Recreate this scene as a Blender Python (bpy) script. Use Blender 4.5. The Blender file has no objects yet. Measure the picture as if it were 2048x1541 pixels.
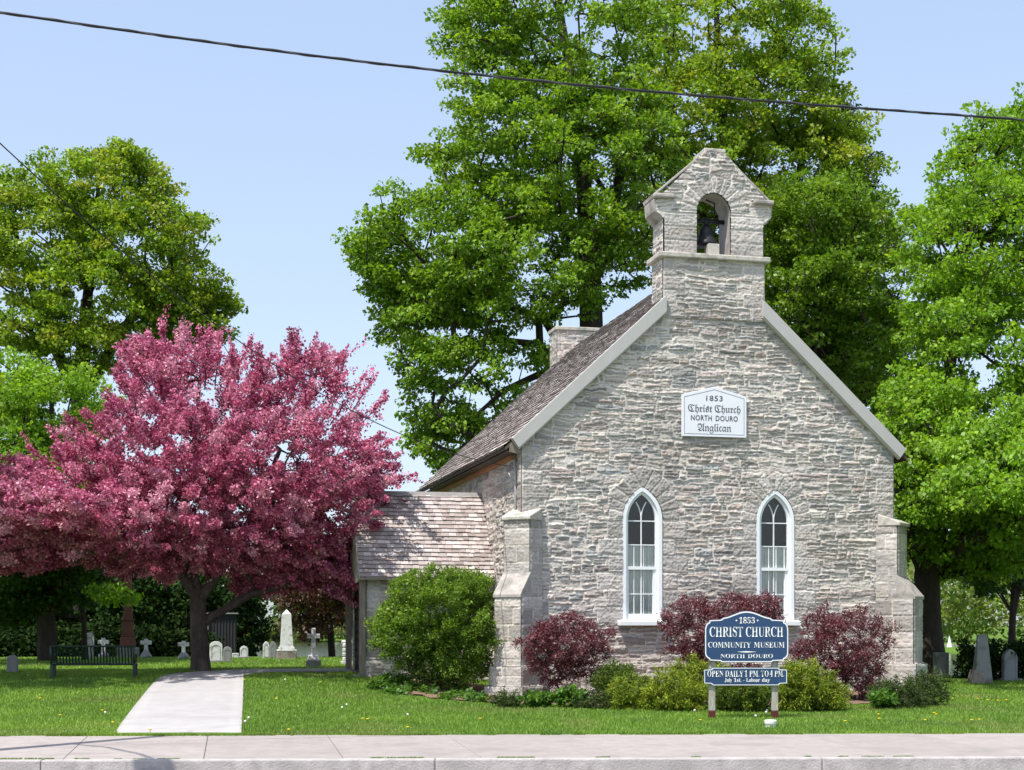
import bpy, math, random
import numpy as np
from mathutils import Vector, Matrix

# ------------------------------------------------------------------ camera, sky, sun
sc = bpy.context.scene
COL = sc.collection
random.seed(7)
F, CU, HV, CZ = 3000.0, 1024.0, 1250.0, 1.6      # focal length in photo pixels, centre column, horizon row, eye height
cam = bpy.data.cameras.new('camera')
cam.sensor_fit = 'HORIZONTAL'; cam.sensor_width = 36.0
cam.lens = 36.0 * F / 2048; cam.shift_y = (HV - 770.5) / 2048
cam.clip_start = 0.1; cam.clip_end = 6000
camo = bpy.data.objects.new('camera', cam); COL.objects.link(camo)
camo.location = (0, 0, CZ); camo.rotation_euler = (math.pi/2, 0, 0)
sc.camera = camo

RAY = Vector((1.088, 1.280, -3.4)).normalized()     # direction the sunlight travels
SUN_EL = math.asin(-RAY.z)
world = bpy.data.worlds.new("World"); sc.world = world; world.use_nodes = True
wn = world.node_tree; bg = wn.nodes['Background']
sky = wn.nodes.new('ShaderNodeTexSky'); sky.sky_type = 'NISHITA'; sky.sun_disc = False
sky.sun_elevation = SUN_EL
sky.sun_rotation = math.atan2(-RAY.x, -RAY.y)
sky.air_density = 1.0; sky.dust_density = 2.0; sky.ozone_density = 1.5; sky.altitude = 200
gm = wn.nodes.new('ShaderNodeGamma'); gm.inputs[1].default_value = .5; wn.links.new(sky.outputs[0], gm.inputs[0])   # spring haze: flatter, paler sky
tn = wn.nodes.new('ShaderNodeMix'); tn.data_type = 'RGBA'; tn.blend_type = 'MULTIPLY'; tn.inputs[0].default_value = 1; tn.inputs[7].default_value = (1.80, 1.90, 2.12, 1)
wn.links.new(gm.outputs[0], tn.inputs[6]); wn.links.new(tn.outputs[2], bg.inputs[0]); bg.inputs[1].default_value = 0.15
sun = bpy.data.lights.new('sun', 'SUN'); sun.energy = 4.0; sun.angle = math.radians(0.5); sun.color = (1, 0.95, 0.87)
suno = bpy.data.objects.new('sun', sun); COL.objects.link(suno)
suno.rotation_euler = RAY.to_track_quat('-Z', 'Y').to_euler()
sc.view_settings.view_transform = 'Standard'; sc.view_settings.look = 'None'
sc.view_settings.exposure = 0.68; sc.view_settings.gamma = 1.0
sc.render.engine = 'CYCLES'
sc.cycles.max_bounces = 7; sc.cycles.diffuse_bounces = 3; sc.cycles.transparent_max_bounces = 8

# ------------------------------------------------------------------ numeric helpers
def vn(x, y, seed=0):
    """value noise in -1..1"""
    xi = np.floor(x).astype(np.int64); yi = np.floor(y).astype(np.int64)
    fx = x-xi; fy = y-yi; fx = fx*fx*(3-2*fx); fy = fy*fy*(3-2*fy)
    def h(a, b):
        n = (a*374761393 + b*668265263 + seed*974634777) & 0xffffffff
        n = ((n ^ (n >> 13))*1274126177) & 0xffffffff
        return ((n ^ (n >> 16)) & 0xffff)/32767.5 - 1
    a = h(xi, yi); b = h(xi+1, yi); c = h(xi, yi+1); d = h(xi+1, yi+1)
    return (a*(1-fx)+b*fx)*(1-fy) + (c*(1-fx)+d*fx)*fy
def fbm(x, y, seed=0, o=4):
    r = 0; a = .5; 
    for k in range(o): r = r+a*vn(x*2**k+k*17.3, y*2**k-k*9.1, seed+k); a *= .5
    return r
def rnd(i, seed=0):
    n = (np.asarray(i).astype(np.int64)*2654435761 + seed*40503+12345) & 0xffffffff
    n = ((n ^ (n >> 15))*2246822519) & 0xffffffff
    n = ((n ^ (n >> 13))*3266489917) & 0xffffffff
    return ((n ^ (n >> 16)) & 0xffff)/65536.0
def sm(t): t = np.clip(t, 0, 1); return t*t*(3-2*t)

def shore(x): return np.interp(x, [2, 8], [52, 38.2])
def terrain(x, y):
    x = np.asarray(x, float); y = np.asarray(y, float)
    y0 = np.interp(x, [-6, -3, .5], [23, 25.5, 29]); A = np.interp(x, [2, 9], [.5, .34])
    z = A*sm((y-y0)/12)
    z = z - (A+1.1)*sm((y-shore(x))/5)
    yf = np.interp(x, [0, 30], [190, 116])
    z = np.where(y > yf-6, -1.1+.75*sm((y-yf+6)/8)+np.clip(y-yf-2, 0, 60)*.004, z)
    edge = 21.85+.035*x
    z = z - .35*sm((edge-.02-y)/.06)
    z = z + .012*fbm(x*.8, y*.8, 3, 2)*(y > edge+.1)
    return z
def tz(x, y): return float(terrain(x, y))
def ground(u, v):
    Y = 30.0
    for _ in range(60):
        Yn = (CZ-tz((u-CU)/F*Y, Y))*F/(v-HV); Y = Y*.5+Yn*.5
    return (u-CU)/F*Y, Y
def at(u, v, Y): return Vector(((u-CU)/F*Y, Y, CZ-(v-HV)/F*Y))

# ------------------------------------------------------------------ mesh helpers
def mesh_np(name, V, Fc, mat, parent=None, col=None, smooth=False, facecol=None):
    V = np.asarray(V, np.float32).reshape(-1, 3); Fc = np.asarray(Fc, np.int32)
    me = bpy.data.meshes.new(name); k = Fc.shape[1]; n = len(Fc)
    me.vertices.add(len(V)); me.vertices.foreach_set('co', V.ravel())
    me.loops.add(n*k); me.loops.foreach_set('vertex_index', Fc.ravel())
    me.polygons.add(n); me.polygons.foreach_set('loop_start', np.arange(0, n*k, k, dtype=np.int32))
    if smooth: me.polygons.foreach_set('use_smooth', np.ones(n, bool))
    if col is not None:
        a = me.attributes.new('Col', 'FLOAT_COLOR', 'POINT')
        a.data.foreach_set('color', np.c_[col, np.ones(len(V))].astype(np.float32).ravel())
    me.update(calc_edges=True); me.validate()
    me.materials.append(mat)
    o = bpy.data.objects.new(name, me); COL.objects.link(o)
    if parent: o.parent = parent
    return o

class MB:
    def __init__(s): s.v = []; s.f = []; s.c = []
    def add(s, vs, fs, c=None, M=None):
        n = len(s.v)
        for p in vs:
            p = Vector(p)
            s.v.append(tuple(M @ p) if M is not None else tuple(p)); s.c.append(c or (1, 1, 1))
        s.f += [tuple(i+n for i in f) for f in fs]; return s
    def box(s, a, b, c=None, M=None, top=0, topy=None):
        x0, y0, z0 = a; x1, y1, z1 = b; t = top; ty = top if topy is None else topy
        vs = [(x0,y0,z0),(x1,y0,z0),(x1,y1,z0),(x0,y1,z0),(x0+t,y0+ty,z1),(x1-t,y0+ty,z1),(x1-t,y1-ty,z1),(x0+t,y1-ty,z1)]
        return s.add(vs, [(0,3,2,1),(4,5,6,7),(0,1,5,4),(1,2,6,5),(2,3,7,6),(3,0,4,7)], c, M)
    def prism(s, pts, d0, d1, plane='xz', c=None, M=None):
        """closed outline pts in plane, extruded along the third axis from d0 to d1"""
        def mk(p, d): return {'xz': (p[0], d, p[1]), 'xy': (p[0], p[1], d), 'yz': (d, p[0], p[1])}[plane]
        n = len(pts); vs = [mk(p, d0) for p in pts]+[mk(p, d1) for p in pts]
        return s.add(vs, [tuple(range(n)), tuple(range(2*n-1, n-1, -1))]+[(i, i+n, (i+1) % n+n, (i+1) % n) for i in range(n)], c, M)
    def ring(s, A, B, d0, d1, c=None, M=None, closed=True):
        """ring between outlines A (outer) and B (inner) in xz, thickness d0..d1 along y"""
        n = len(A); vs = [(p[0], d0, p[1]) for p in A]+[(p[0], d0, p[1]) for p in B]+[(p[0], d1, p[1]) for p in A]+[(p[0], d1, p[1]) for p in B]
        fs = []
        for i in range(n if closed else n-1):
            j = (i+1) % n
            fs += [(i, j, n+j, n+i), (2*n+i, 3*n+i, 3*n+j, 2*n+j), (i, 2*n+i, 2*n+j, j), (n+i, n+j, 3*n+j, 3*n+i)]
        return s.add(vs, fs, c, M)
    def tube(s, pts, r, seg=8, c=None, M=None, caps=True):
        pts = [Vector(p) for p in pts]; n = len(pts); rr = r if isinstance(r, (list, tuple)) else [r]*n
        vs = []; fs = []; up = Vector((0.03, 0.02, 1)); 
        for i, p in enumerate(pts):
            d = (pts[min(i+1, n-1)]-pts[max(i-1, 0)]).normalized()
            a = d.cross(up); a = a if a.length > .05 else d.cross(Vector((1, 0, 0))); a.normalize(); b = d.cross(a)
            for k in range(seg):
                t = 2*math.pi*k/seg; vs.append(p+a*(math.cos(t)*rr[i])+b*(math.sin(t)*rr[i]))
        for i in range(n-1):
            for k in range(seg):
                j = (k+1) % seg; fs.append((i*seg+k, i*seg+j, (i+1)*seg+j, (i+1)*seg+k))
        if caps: fs += [tuple(range(seg))[::-1], tuple(range((n-1)*seg, n*seg))]
        return s.add(vs, fs, c, M)
    def lathe(s, prof, seg=20, c=None, M=None):
        vs = [(r*math.cos(2*math.pi*k/seg), r*math.sin(2*math.pi*k/seg), z) for r, z in prof for k in range(seg)]
        n = len(prof); fs = [(i*seg+k, i*seg+(k+1) % seg, (i+1)*seg+(k+1) % seg, (i+1)*seg+k) for i in range(n-1) for k in range(seg)]
        fs += [tuple(range(seg))[::-1], tuple(range((n-1)*seg, n*seg))]
        return s.add(vs, fs, c, M)
    def build(s, name, mat, parent=None, smooth=False, bevel=0, loc=None):
        me = bpy.data.meshes.new(name); me.from_pydata(s.v, [], s.f)
        a = me.attributes.new('Col', 'FLOAT_COLOR', 'POINT')
        a.data.foreach_set('color', np.c_[np.array(s.c), np.ones(len(s.v))].astype(np.float32).ravel())
        if smooth: me.polygons.foreach_set('use_smooth', np.ones(len(me.polygons), bool))
        me.materials.append(mat); me.update()
        o = bpy.data.objects.new(name, me); COL.objects.link(o)
        if parent: o.parent = parent
        if loc is not None: o.location = loc
        if bevel:
            m = o.modifiers.new('bevel', 'BEVEL'); m.width = bevel; m.segments = 2; m.limit_method = 'ANGLE'
        return o

def empty(name, loc=(0, 0, 0), rz=0):
    o = bpy.data.objects.new(name, None); COL.objects.link(o); o.location = loc; o.rotation_euler = (0, 0, rz)
    o.empty_display_size = .3
    return o
def tag(o, label=None, cat=None, group=None, kind=None):
    if label: o['label'] = label
    if cat: o['category'] = cat
    if group: o['group'] = group
    if kind: o['kind'] = kind
    return o

# ------------------------------------------------------------------ materials
def newmat(name):
    m = bpy.data.materials.new(name); m.use_nodes = True; nt = m.node_tree
    return m, nt, nt.nodes['Principled BSDF']
def surf(name, color=(.5, .5, .5), rough=.8, var=.15, scale=6, bump=.2, bscale=40, stretch=(1, 1, 1), attr=False, metal=0,
         dark=None, dscale=1.5, spec=.3, space='Object', bdist=.01):
    """noise-varied surface; attr multiplies by the mesh's own colours; dark = stain colour in patches"""
    m, nt, p = newmat(name); N = nt.nodes; L = nt.links
    tc = N.new('ShaderNodeTexCoord'); mp = N.new('ShaderNodeMapping'); mp.inputs['Scale'].default_value = stretch
    L.new(tc.outputs[space], mp.inputs[0])
    nz = N.new('ShaderNodeTexNoise'); nz.inputs['Scale'].default_value = scale; nz.inputs['Detail'].default_value = 8; nz.inputs['Roughness'].default_value = .65
    L.new(mp.outputs[0], nz.inputs['Vector'])
    mr = N.new('ShaderNodeMapRange'); mr.inputs[1].default_value = .3; mr.inputs[2].default_value = .7
    mr.inputs[3].default_value = 1-var; mr.inputs[4].default_value = 1+var; L.new(nz.outputs[0], mr.inputs[0])
    mx = N.new('ShaderNodeMix'); mx.data_type = 'RGBA'; mx.blend_type = 'MULTIPLY'; mx.inputs[0].default_value = 1
    if attr:
        at_ = N.new('ShaderNodeAttribute'); at_.attribute_name = 'Col'
        m2 = N.new('ShaderNodeMix'); m2.data_type = 'RGBA'; m2.blend_type = 'MULTIPLY'; m2.inputs[0].default_value = 1
        L.new(at_.outputs['Color'], m2.inputs[6]); m2.inputs[7].default_value = (*color, 1); L.new(m2.outputs[2], mx.inputs[6])
    else: mx.inputs[6].default_value = (*color, 1)
    L.new(mr.outputs[0], mx.inputs[7]); out = mx.outputs[2]
    if dark:
        n2 = N.new('ShaderNodeTexNoise'); n2.inputs['Scale'].default_value = dscale; n2.inputs['Detail'].default_value = 6; L.new(mp.outputs[0], n2.inputs['Vector'])
        r2 = N.new('ShaderNodeMapRange'); r2.inputs[1].default_value = .52; r2.inputs[2].default_value = .68; L.new(n2.outputs[0], r2.inputs[0])
        m3 = N.new('ShaderNodeMix'); m3.data_type = 'RGBA'; L.new(r2.outputs[0], m3.inputs[0]); L.new(out, m3.inputs[6]); m3.inputs[7].default_value = (*dark, 1); out = m3.outputs[2]
    L.new(out, p.inputs['Base Color']); p.inputs['Roughness'].default_value = rough; p.inputs['Metallic'].default_value = metal
    p.inputs['Specular IOR Level'].default_value = spec
    if bump:
        nb = N.new('ShaderNodeTexNoise'); nb.inputs['Scale'].default_value = bscale; nb.inputs['Detail'].default_value = 6; L.new(mp.outputs[0], nb.inputs['Vector'])
        bp = N.new('ShaderNodeBump'); bp.inputs['Strength'].default_value = bump; bp.inputs['Distance'].default_value = bdist
        L.new(nb.outputs[0], bp.inputs['Height']); L.new(bp.outputs[0], p.inputs['Normal'])
    return m
def leafmat(name, trans=.35, rough=.45, spec=.35, tint=(1, 1, 1), tt=(1.3, 1.25, .5)):
    m, nt, p = newmat(name); N = nt.nodes; L = nt.links
    a = N.new('ShaderNodeAttribute'); a.attribute_name = 'Col'
    mt = N.new('ShaderNodeMix'); mt.data_type = 'RGBA'; mt.blend_type = 'MULTIPLY'; mt.inputs[0].default_value = 1
    L.new(a.outputs['Color'], mt.inputs[6]); mt.inputs[7].default_value = (*tint, 1)
    L.new(mt.outputs[2], p.inputs['Base Color']); p.inputs['Roughness'].default_value = rough; p.inputs['Specular IOR Level'].default_value = spec
    tr = N.new('ShaderNodeBsdfTranslucent'); m2 = N.new('ShaderNodeMix'); m2.data_type = 'RGBA'; m2.blend_type = 'MULTIPLY'; m2.inputs[0].default_value = 1
    L.new(a.outputs['Color'], m2.inputs[6]); m2.inputs[7].default_value = (*tt, 1); L.new(m2.outputs[2], tr.inputs[0])
    ms = N.new('ShaderNodeMixShader'); ms.inputs[0].default_value = trans
    L.new(p.outputs[0], ms.inputs[1]); L.new(tr.outputs[0], ms.inputs[2]); L.new(ms.outputs[0], N['Material Output'].inputs[0])
    return m

M = {}
M['stone'] = surf('limestone_rubble', (1, 1, 1), .9, .22, 14, .55, 55, (1, 1, 2.2), attr=True, spec=.15, bdist=.012)
M['dressed'] = surf('dressed_limestone', (.39, .36, .335), .9, .2, 9, .5, 60, dark=(.22, .21, .19), dscale=2.4, spec=.15)
M['ledge'] = surf('pale_stone_ledge', (.48, .45, .40), .9, .18, 9, .4, 60, dark=(.30, .29, .25), dscale=4, spec=.15)
M['shingle'] = surf('cedar_shingle', (1, 1, 1), .85, .2, 30, .35, 60, (6, .7, 1), attr=True, spec=.2)
M['board'] = surf('painted_board', (.43, .42, .405), .55, .05, 3, .05, 60)
M['boardwhite'] = surf('painted_soffit', (.50, .49, .42), .6, .06, 3, .05, 60)
M['white'] = surf('white_window_paint', (.78, .81, .82), .45, .04, 4, .05, 60)
M['orange'] = surf('bare_cedar_fascia', (.42, .2, .1), .7, .2, 8, .1, 60)
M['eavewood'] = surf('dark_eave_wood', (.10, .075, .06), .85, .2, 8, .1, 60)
M['ridge'] = surf('grey_ridge_board', (.27, .255, .25), .8, .15, 8, .1, 60)
M['metal'] = surf('grey_metal', (.42, .42, .42), .4, .05, 5, .03, 40, metal=.6)
M['dark'] = surf('dark_interior', (.035, .03, .028), .9, .2, 3, 0)
M['bell'] = surf('dark_bronze', (.035, .035, .04), .5, .2, 10, .1, 40, metal=.5)
M['post'] = surf('weathered_timber', (.22, .19, .16), .85, .3, 8, .4, 30, (4, 4, .5))
M['signpost'] = surf('weathered_white_post', (.36, .34, .30), .8, .3, 12, .3, 40, (3, 3, .6), dark=(.24, .2, .15), dscale=5)
M['maroon'] = surf('maroon_paint', (.09, .02, .02), .7, .25, 20, .2, 40)
M['blue'] = surf('sign_blue_paint', (.022, .058, .14), .42, .05, 4, .04, 60, spec=.4)
M['signwhite'] = surf('sign_white_paint', (.78, .8, .80), .5, .02, 4, 0)
M['plaque'] = surf('plaque_white', (.76, .77, .82), .4, .03, 3, .02, 20)
M['ink'] = surf('grey_lettering', (.10, .11, .12), .6, .05, 4, 0)
M['conc'] = surf('path_concrete', (.375, .36, .358), .9, .09, 2.5, .25, 90, dark=(.34, .325, .322), dscale=.9, spec=.2)
M['walk'] = surf('sidewalk_concrete', (.33, .295, .28), .9, .12, 5, .4, 90, attr=True, spec=.2, dark=(.27, .24, .23), dscale=1.1)
M['curb'] = surf('curb_concrete', (.41, .38, .37), .9, .25, 6, .6, 35, spec=.2, bdist=.015, dark=(.33, .31, .30), dscale=3)
M['asphalt'] = surf('worn_asphalt', (.22, .21, .20), .9, .15, 4, .5, 120)
M['marble'] = surf('white_marble', (.62, .62, .62), .7, .1, 6, .3, 50, dark=(.30, .30, .28), dscale=7)
M['granite'] = surf('grey_granite', (.24, .245, .25), .7, .12, 30, .2, 60, dark=(.14, .135, .13), dscale=4)
M['roughbase'] = surf('rough_base_stone', (.26, .22, .19), .9, .3, 8, .8, 20, dark=(.10, .09, .08), dscale=4, bdist=.04)
M['redgranite'] = surf('red_granite', (.14, .055, .04), .5, .2, 30, .1, 50)
M['benchgreen'] = surf('dark_green_bench_paint', (.008, .024, .02), .4, .1, 10, .05, 50, spec=.5)
M['bark'] = surf('maple_bark', (.05, .04, .033), .95, .35, 9, .9, 22, (1, 1, .35), bdist=.04)
M['crabbark'] = surf('crabapple_bark', (.075, .055, .048), .95, .35, 9, .9, 22, (1, 1, .5), bdist=.04, dark=(.14, .11, .09), dscale=3)
M['leaf'] = leafmat('maple_leaves', .42, tt=(1.35, 1.3, .45))
M['blossom'] = leafmat('crabapple_blossom', .3, .6, .2, tt=(1.15, .9, 1.0))
M['purple'] = leafmat('purple_leaves', .22, .42, .5, tt=(1.5, .6, .7))
M['needle'] = leafmat('juniper_foliage', .2, .6, .2)
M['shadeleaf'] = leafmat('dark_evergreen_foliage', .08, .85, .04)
M['blade'] = leafmat('grass_blades', .35, .5, .3)
M['mulch'] = surf('bark_mulch', (.20, .13, .09), .95, .45, 25, 1, 30, bdist=.03)
M['shed'] = surf('dark_shed_boards', (.035, .036, .04), .8, .4, 6, .5, 12, (6, 6, .2))
M['cable'] = surf('black_cable', (.02, .02, .024), .5, .2, 20, 0)
M['cablegrey'] = surf('bare_aluminium_wire', (.10, .10, .11), .45, .1, 20, 0, metal=.5)
M['pole'] = surf('utility_pole_wood', (.14, .11, .08), .9, .3, 10, .4, 30, (3, 3, .3))
M['pvc'] = surf('white_plastic', (.75, .75, .73), .4, .05, 10, 0)
M['yellow'] = surf('dandelion_yellow', (.75, .55, .02), .7, .1, 30, 0)
M['puff'] = surf('dandelion_seed', (.7, .7, .66), .9, .1, 30, 0)
# ground
m, nt, p = newmat('lawn_soil_grass'); N = nt.nodes; L = nt.links
tc = N.new('ShaderNodeTexCoord'); n1 = N.new('ShaderNodeTexNoise'); n1.inputs['Scale'].default_value = .9; n1.inputs['Detail'].default_value = 8
n2 = N.new('ShaderNodeTexNoise'); n2.inputs['Scale'].default_value = 30; n2.inputs['Detail'].default_value = 6
L.new(tc.outputs['Object'], n1.inputs['Vector']); L.new(tc.outputs['Object'], n2.inputs['Vector'])
mth = N.new('ShaderNodeMath'); mth.operation = 'ADD'; L.new(n1.outputs[0], mth.inputs[0]); L.new(n2.outputs[0], mth.inputs[1])
rp = N.new('ShaderNodeValToRGB'); rp.color_ramp.elements[0].position = .38; rp.color_ramp.elements[0].color = (.06, .115, .014, 1)
rp.color_ramp.elements[1].position = .62; rp.color_ramp.elements[1].color = (.13, .22, .032, 1)
hm = N.new('ShaderNodeMath'); hm.operation = 'MULTIPLY'; hm.inputs[1].default_value = .5; L.new(mth.outputs[0], hm.inputs[0]); L.new(hm.outputs[0], rp.inputs[0])
L.new(rp.outputs[0], p.inputs['Base Color']); p.inputs['Roughness'].default_value = .9; p.inputs['Specular IOR Level'].default_value = .1
bp = N.new('ShaderNodeBump'); bp.inputs['Strength'].default_value = .8; bp.inputs['Distance'].default_value = .04; L.new(n2.outputs[0], bp.inputs['Height']); L.new(bp.outputs[0], p.inputs['Normal'])
M['ground'] = m
m, nt, p = newmat('lake_water'); N = nt.nodes; L = nt.links
p.inputs['Base Color'].default_value = (.045, .05, .022, 1); p.inputs['Roughness'].default_value = .12; p.inputs['Specular IOR Level'].default_value = .4
tc = N.new('ShaderNodeTexCoord'); n2 = N.new('ShaderNodeTexNoise'); n2.inputs['Scale'].default_value = .8; n2.inputs['Detail'].default_value = 5; L.new(tc.outputs['Object'], n2.inputs['Vector'])
bp = N.new('ShaderNodeBump'); bp.inputs['Strength'].default_value = .35; bp.inputs['Distance'].default_value = .1; L.new(n2.outputs[0], bp.inputs['Height']); L.new(bp.outputs[0], p.inputs['Normal'])
M['water'] = m
m, nt, p = newmat('window_glass'); N = nt.nodes; L = nt.links
tr = N.new('ShaderNodeBsdfTransparent'); tr.inputs[0].default_value = (.94, .95, .95, 1); gl = N.new('ShaderNodeBsdfGlossy'); gl.inputs['Roughness'].default_value = .02
fr = N.new('ShaderNodeFresnel'); fr.inputs[0].default_value = 1.5; ms = N.new('ShaderNodeMixShader')
L.new(fr.outputs[0], ms.inputs[0]); L.new(tr.outputs[0], ms.inputs[1]); L.new(gl.outputs[0], ms.inputs[2]); L.new(ms.outputs[0], N['Material Output'].inputs[0])
M['glass'] = m
M['curtain'] = surf('sheer_curtain', (.86, .88, .82), .9, .06, 5, 0)

# ------------------------------------------------------------------ stone panels (relief grids of individual stones)
PAL = np.array([(.31,.295,.285), (.35,.33,.31), (.385,.365,.35), (.345,.305,.295), (.275,.27,.265), (.29,.295,.295), (.42,.395,.365), (.36,.315,.29), (.33,.30,.275), (.30,.275,.27)])
PAL = PAL*np.array((1.09, 1.065, 1.035))
MORT = np.array((.66, .61, .545))
H0 = .025
def rubble(S, Z, seed, hmin=.07, hmax=.23, wmin=.16, wmax=.72):
    S2 = S+.10*fbm(S*2.3, Z*5, seed)+.04*fbm(S*9, Z*9, seed+5); Z2 = Z+.14*fbm(S*.8, Z*1.6, seed+9, 2)+.06*fbm(S*2.8, Z*4, seed+11)+.03*fbm(S*9, Z*11, seed+12, 2)
    r = np.random.RandomState(seed+1)
    zb = [Z.min()-.5]
    while zb[-1] < Z.max()+.5: zb.append(zb[-1]+r.uniform(hmin, hmax))
    zb = np.array(zb); b = np.clip(np.searchsorted(zb, Z2)-1, 0, len(zb)-2)
    d = np.zeros_like(S); cid = np.zeros(S.shape, np.int64)
    for k in np.unique(b):
        mk = b == k; sb = [S.min()-1-r.uniform(0, .5)]
        while sb[-1] < S.max()+1: sb.append(sb[-1]+r.uniform(wmin, wmax)*(.6 if r.rand() < .4 else 1.2))
        sb = np.array(sb); s = S2[mk]; i = np.clip(np.searchsorted(sb, s)-1, 0, len(sb)-2)
        idd = k*977+i
        lo = zb[k]; hi = zb[k+1]; z = Z2[mk]
        split = rnd(idd, 3) < .38; cut = lo+(hi-lo)*(.35+.3*rnd(idd, 4))
        up = z > cut; lo2 = np.where(split & up, cut, lo); hi2 = np.where(split & ~up, cut, hi)
        idd = idd*2+(split & up)
        # neighbours: tilt the bed joints a little per stone
        d[mk] = np.minimum(np.minimum(s-sb[i], sb[i+1]-s), np.minimum(z-lo2, hi2-z)); cid[mk] = idd
    return cid, d
def stone_grid(S, Z, seed, over=None, **kw):
    cid, d = rubble(S, Z, seed, **kw); dress = np.zeros(S.shape, bool)
    if over is not None:
        for mk, oid, od in over(S, Z):
            cid = np.where(mk, oid+900000, cid); d = np.where(mk, od, d); dress = np.where(mk, True, dress)
    r1 = rnd(cid, 1); r2 = rnd(cid, 2); r3 = rnd(cid, 7)
    strata = fbm(S*3+r1*40, Z*34+r2*60, seed+20, 4)
    pits = fbm(S*30, Z*30, seed+30, 3)
    mw = np.where(dress, .009, .006+.011*sm(.35+1.3*fbm(S*2.4, Z*2.4, seed+40)))
    e = sm((d-mw)/np.where(dress, .012, .022))
    prof = .014+.020*r3+.030*strata+.014*pits+.016*fbm(S*6, Z*9, seed+50)
    profd = .022+.014*r3+.015*pits+.010*strata+.010*fbm(S*7, Z*7, seed+51)
    h = np.where(dress, profd, prof)*e + (.010+.014*fbm(S*8, Z*8, seed+60))*(1-e)
    base = PAL[(rnd(cid, 5)*len(PAL)).astype(int) % len(PAL)]
    db = np.array((.43, .40, .375))*(.82+.30*r2)[..., None]
    c = np.where(dress[..., None], db*.8+base*.2, base)
    c = c*(1+np.where(dress, .10, .34)*strata+np.where(dress, .20, .24)*pits)[..., None]*(.90+.42*r1)[..., None]
    rust = sm(fbm(S*2.2, Z*5, seed+70)*3-.55)[..., None]*.5
    c = c*(1-rust*.35)+np.array((.42, .31, .2))*rust*.35
    mc = MORT*(1+.16*fbm(S*12, Z*12, seed+80))[..., None]
    e2 = sm((d-mw*.7)/.012)[..., None]
    grime = 1-.22*sm(fbm(S*.7, Z*.9, seed+90)*2.2)[..., None]
    return h, (c*e2+mc*(1-e2))*grime
def panel(acc, O, U, V, W, H, seed, res=.02, inside=None, over=None, so=0, zo=0, edge=True, **kw):
    """acc: list of (verts, faces, cols). Relief grid on the plane O + s U + z V, pushed out along U x V"""
    O = np.array(O, float); U = np.array(U, float); V = np.array(V, float); Nn = np.cross(U, V)
    ns = max(2, int(round(W/res))); nz = max(2, int(round(H/res)))
    s = np.linspace(0, W, ns+1); z = np.linspace(0, H, nz+1); S, Z = np.meshgrid(s, z)
    h, c = stone_grid(S+so, Z+zo, seed, over, **kw)
    if edge:
        ed = np.minimum(np.minimum(S, W-S), np.minimum(Z, H-Z)); k = sm(ed/.03); h = h*k+(.012)*(1-k)
    P = O+S[..., None]*U+Z[..., None]*V+(h)[..., None]*Nn
    idx = np.arange((ns+1)*(nz+1)).reshape(nz+1, ns+1)
    f = np.stack([idx[:-1, :-1], idx[:-1, 1:], idx[1:, 1:], idx[1:, :-1]], -1).reshape(-1, 4)
    if inside is not None:
        ok = inside(S+so, Z+zo).ravel(); f = f[ok[f].all(1)]
    acc.append((P.reshape(-1, 3), f, c.reshape(-1, 3)))
def sbox(acc, x0, x1, y0, y1, z0, z1, seed, res=.02, faces='fblrt', over=None, allover=False, **kw):
    """block with stone faces: f = -y side, b = +y, l = -x, r = +x, t = top"""
    a = .012
    if 'f' in faces: panel(acc, (x0, y0, z0), (1, 0, 0), (0, 0, 1), x1-x0, z1-z0, seed, res, over=over, **kw)
    if 'b' in faces: panel(acc, (x1, y1, z0), (-1, 0, 0), (0, 0, 1), x1-x0, z1-z0, seed+1, res*2, **kw)
    ov = over if allover else None
    if 'l' in faces: panel(acc, (x0, y1, z0), (0, -1, 0), (0, 0, 1), y1-y0, z1-z0, seed+2, res, over=ov, **kw)
    if 'r' in faces: panel(acc, (x1, y0, z0), (0, 1, 0), (0, 0, 1), y1-y0, z1-z0, seed+3, res, over=ov, **kw)
    if 't' in faces: panel(acc, (x0, y0, z1), (1, 0, 0), (0, 1, 0), x1-x0, y1-y0, seed+4, res, **kw)
def flush(acc, name, parent, Mx=None, mat='stone'):
    V = []; Fa = []; C = []; n = 0
    for v, f, c in acc: V.append(v); Fa.append(f+n); C.append(c); n += len(v)
    V = np.concatenate(V)
    if Mx is not None:
        A = np.array(Mx); V = V@A[:3, :3].T+A[:3, 3]
    return mesh_np(name, V, np.concatenate(Fa), M[mat], parent, np.clip(np.concatenate(C), .02, .9))
def blocks(x0, x1, z0, z1, hb=.3, seed=0, wb=None):
    """dressed block courses filling a rectangle, used as override regions"""
    def f(S, Z):
        k = np.floor((Z-z0)/hb); zz = (Z-z0)-k*hb
        mk = (S > x0) & (S < x1) & (Z > z0) & (Z < z1)
        d = np.minimum(np.minimum(S-x0, x1-S), np.minimum(zz, hb-zz))
        return mk, (k+seed*100).astype(np.int64), d
    return f

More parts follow.
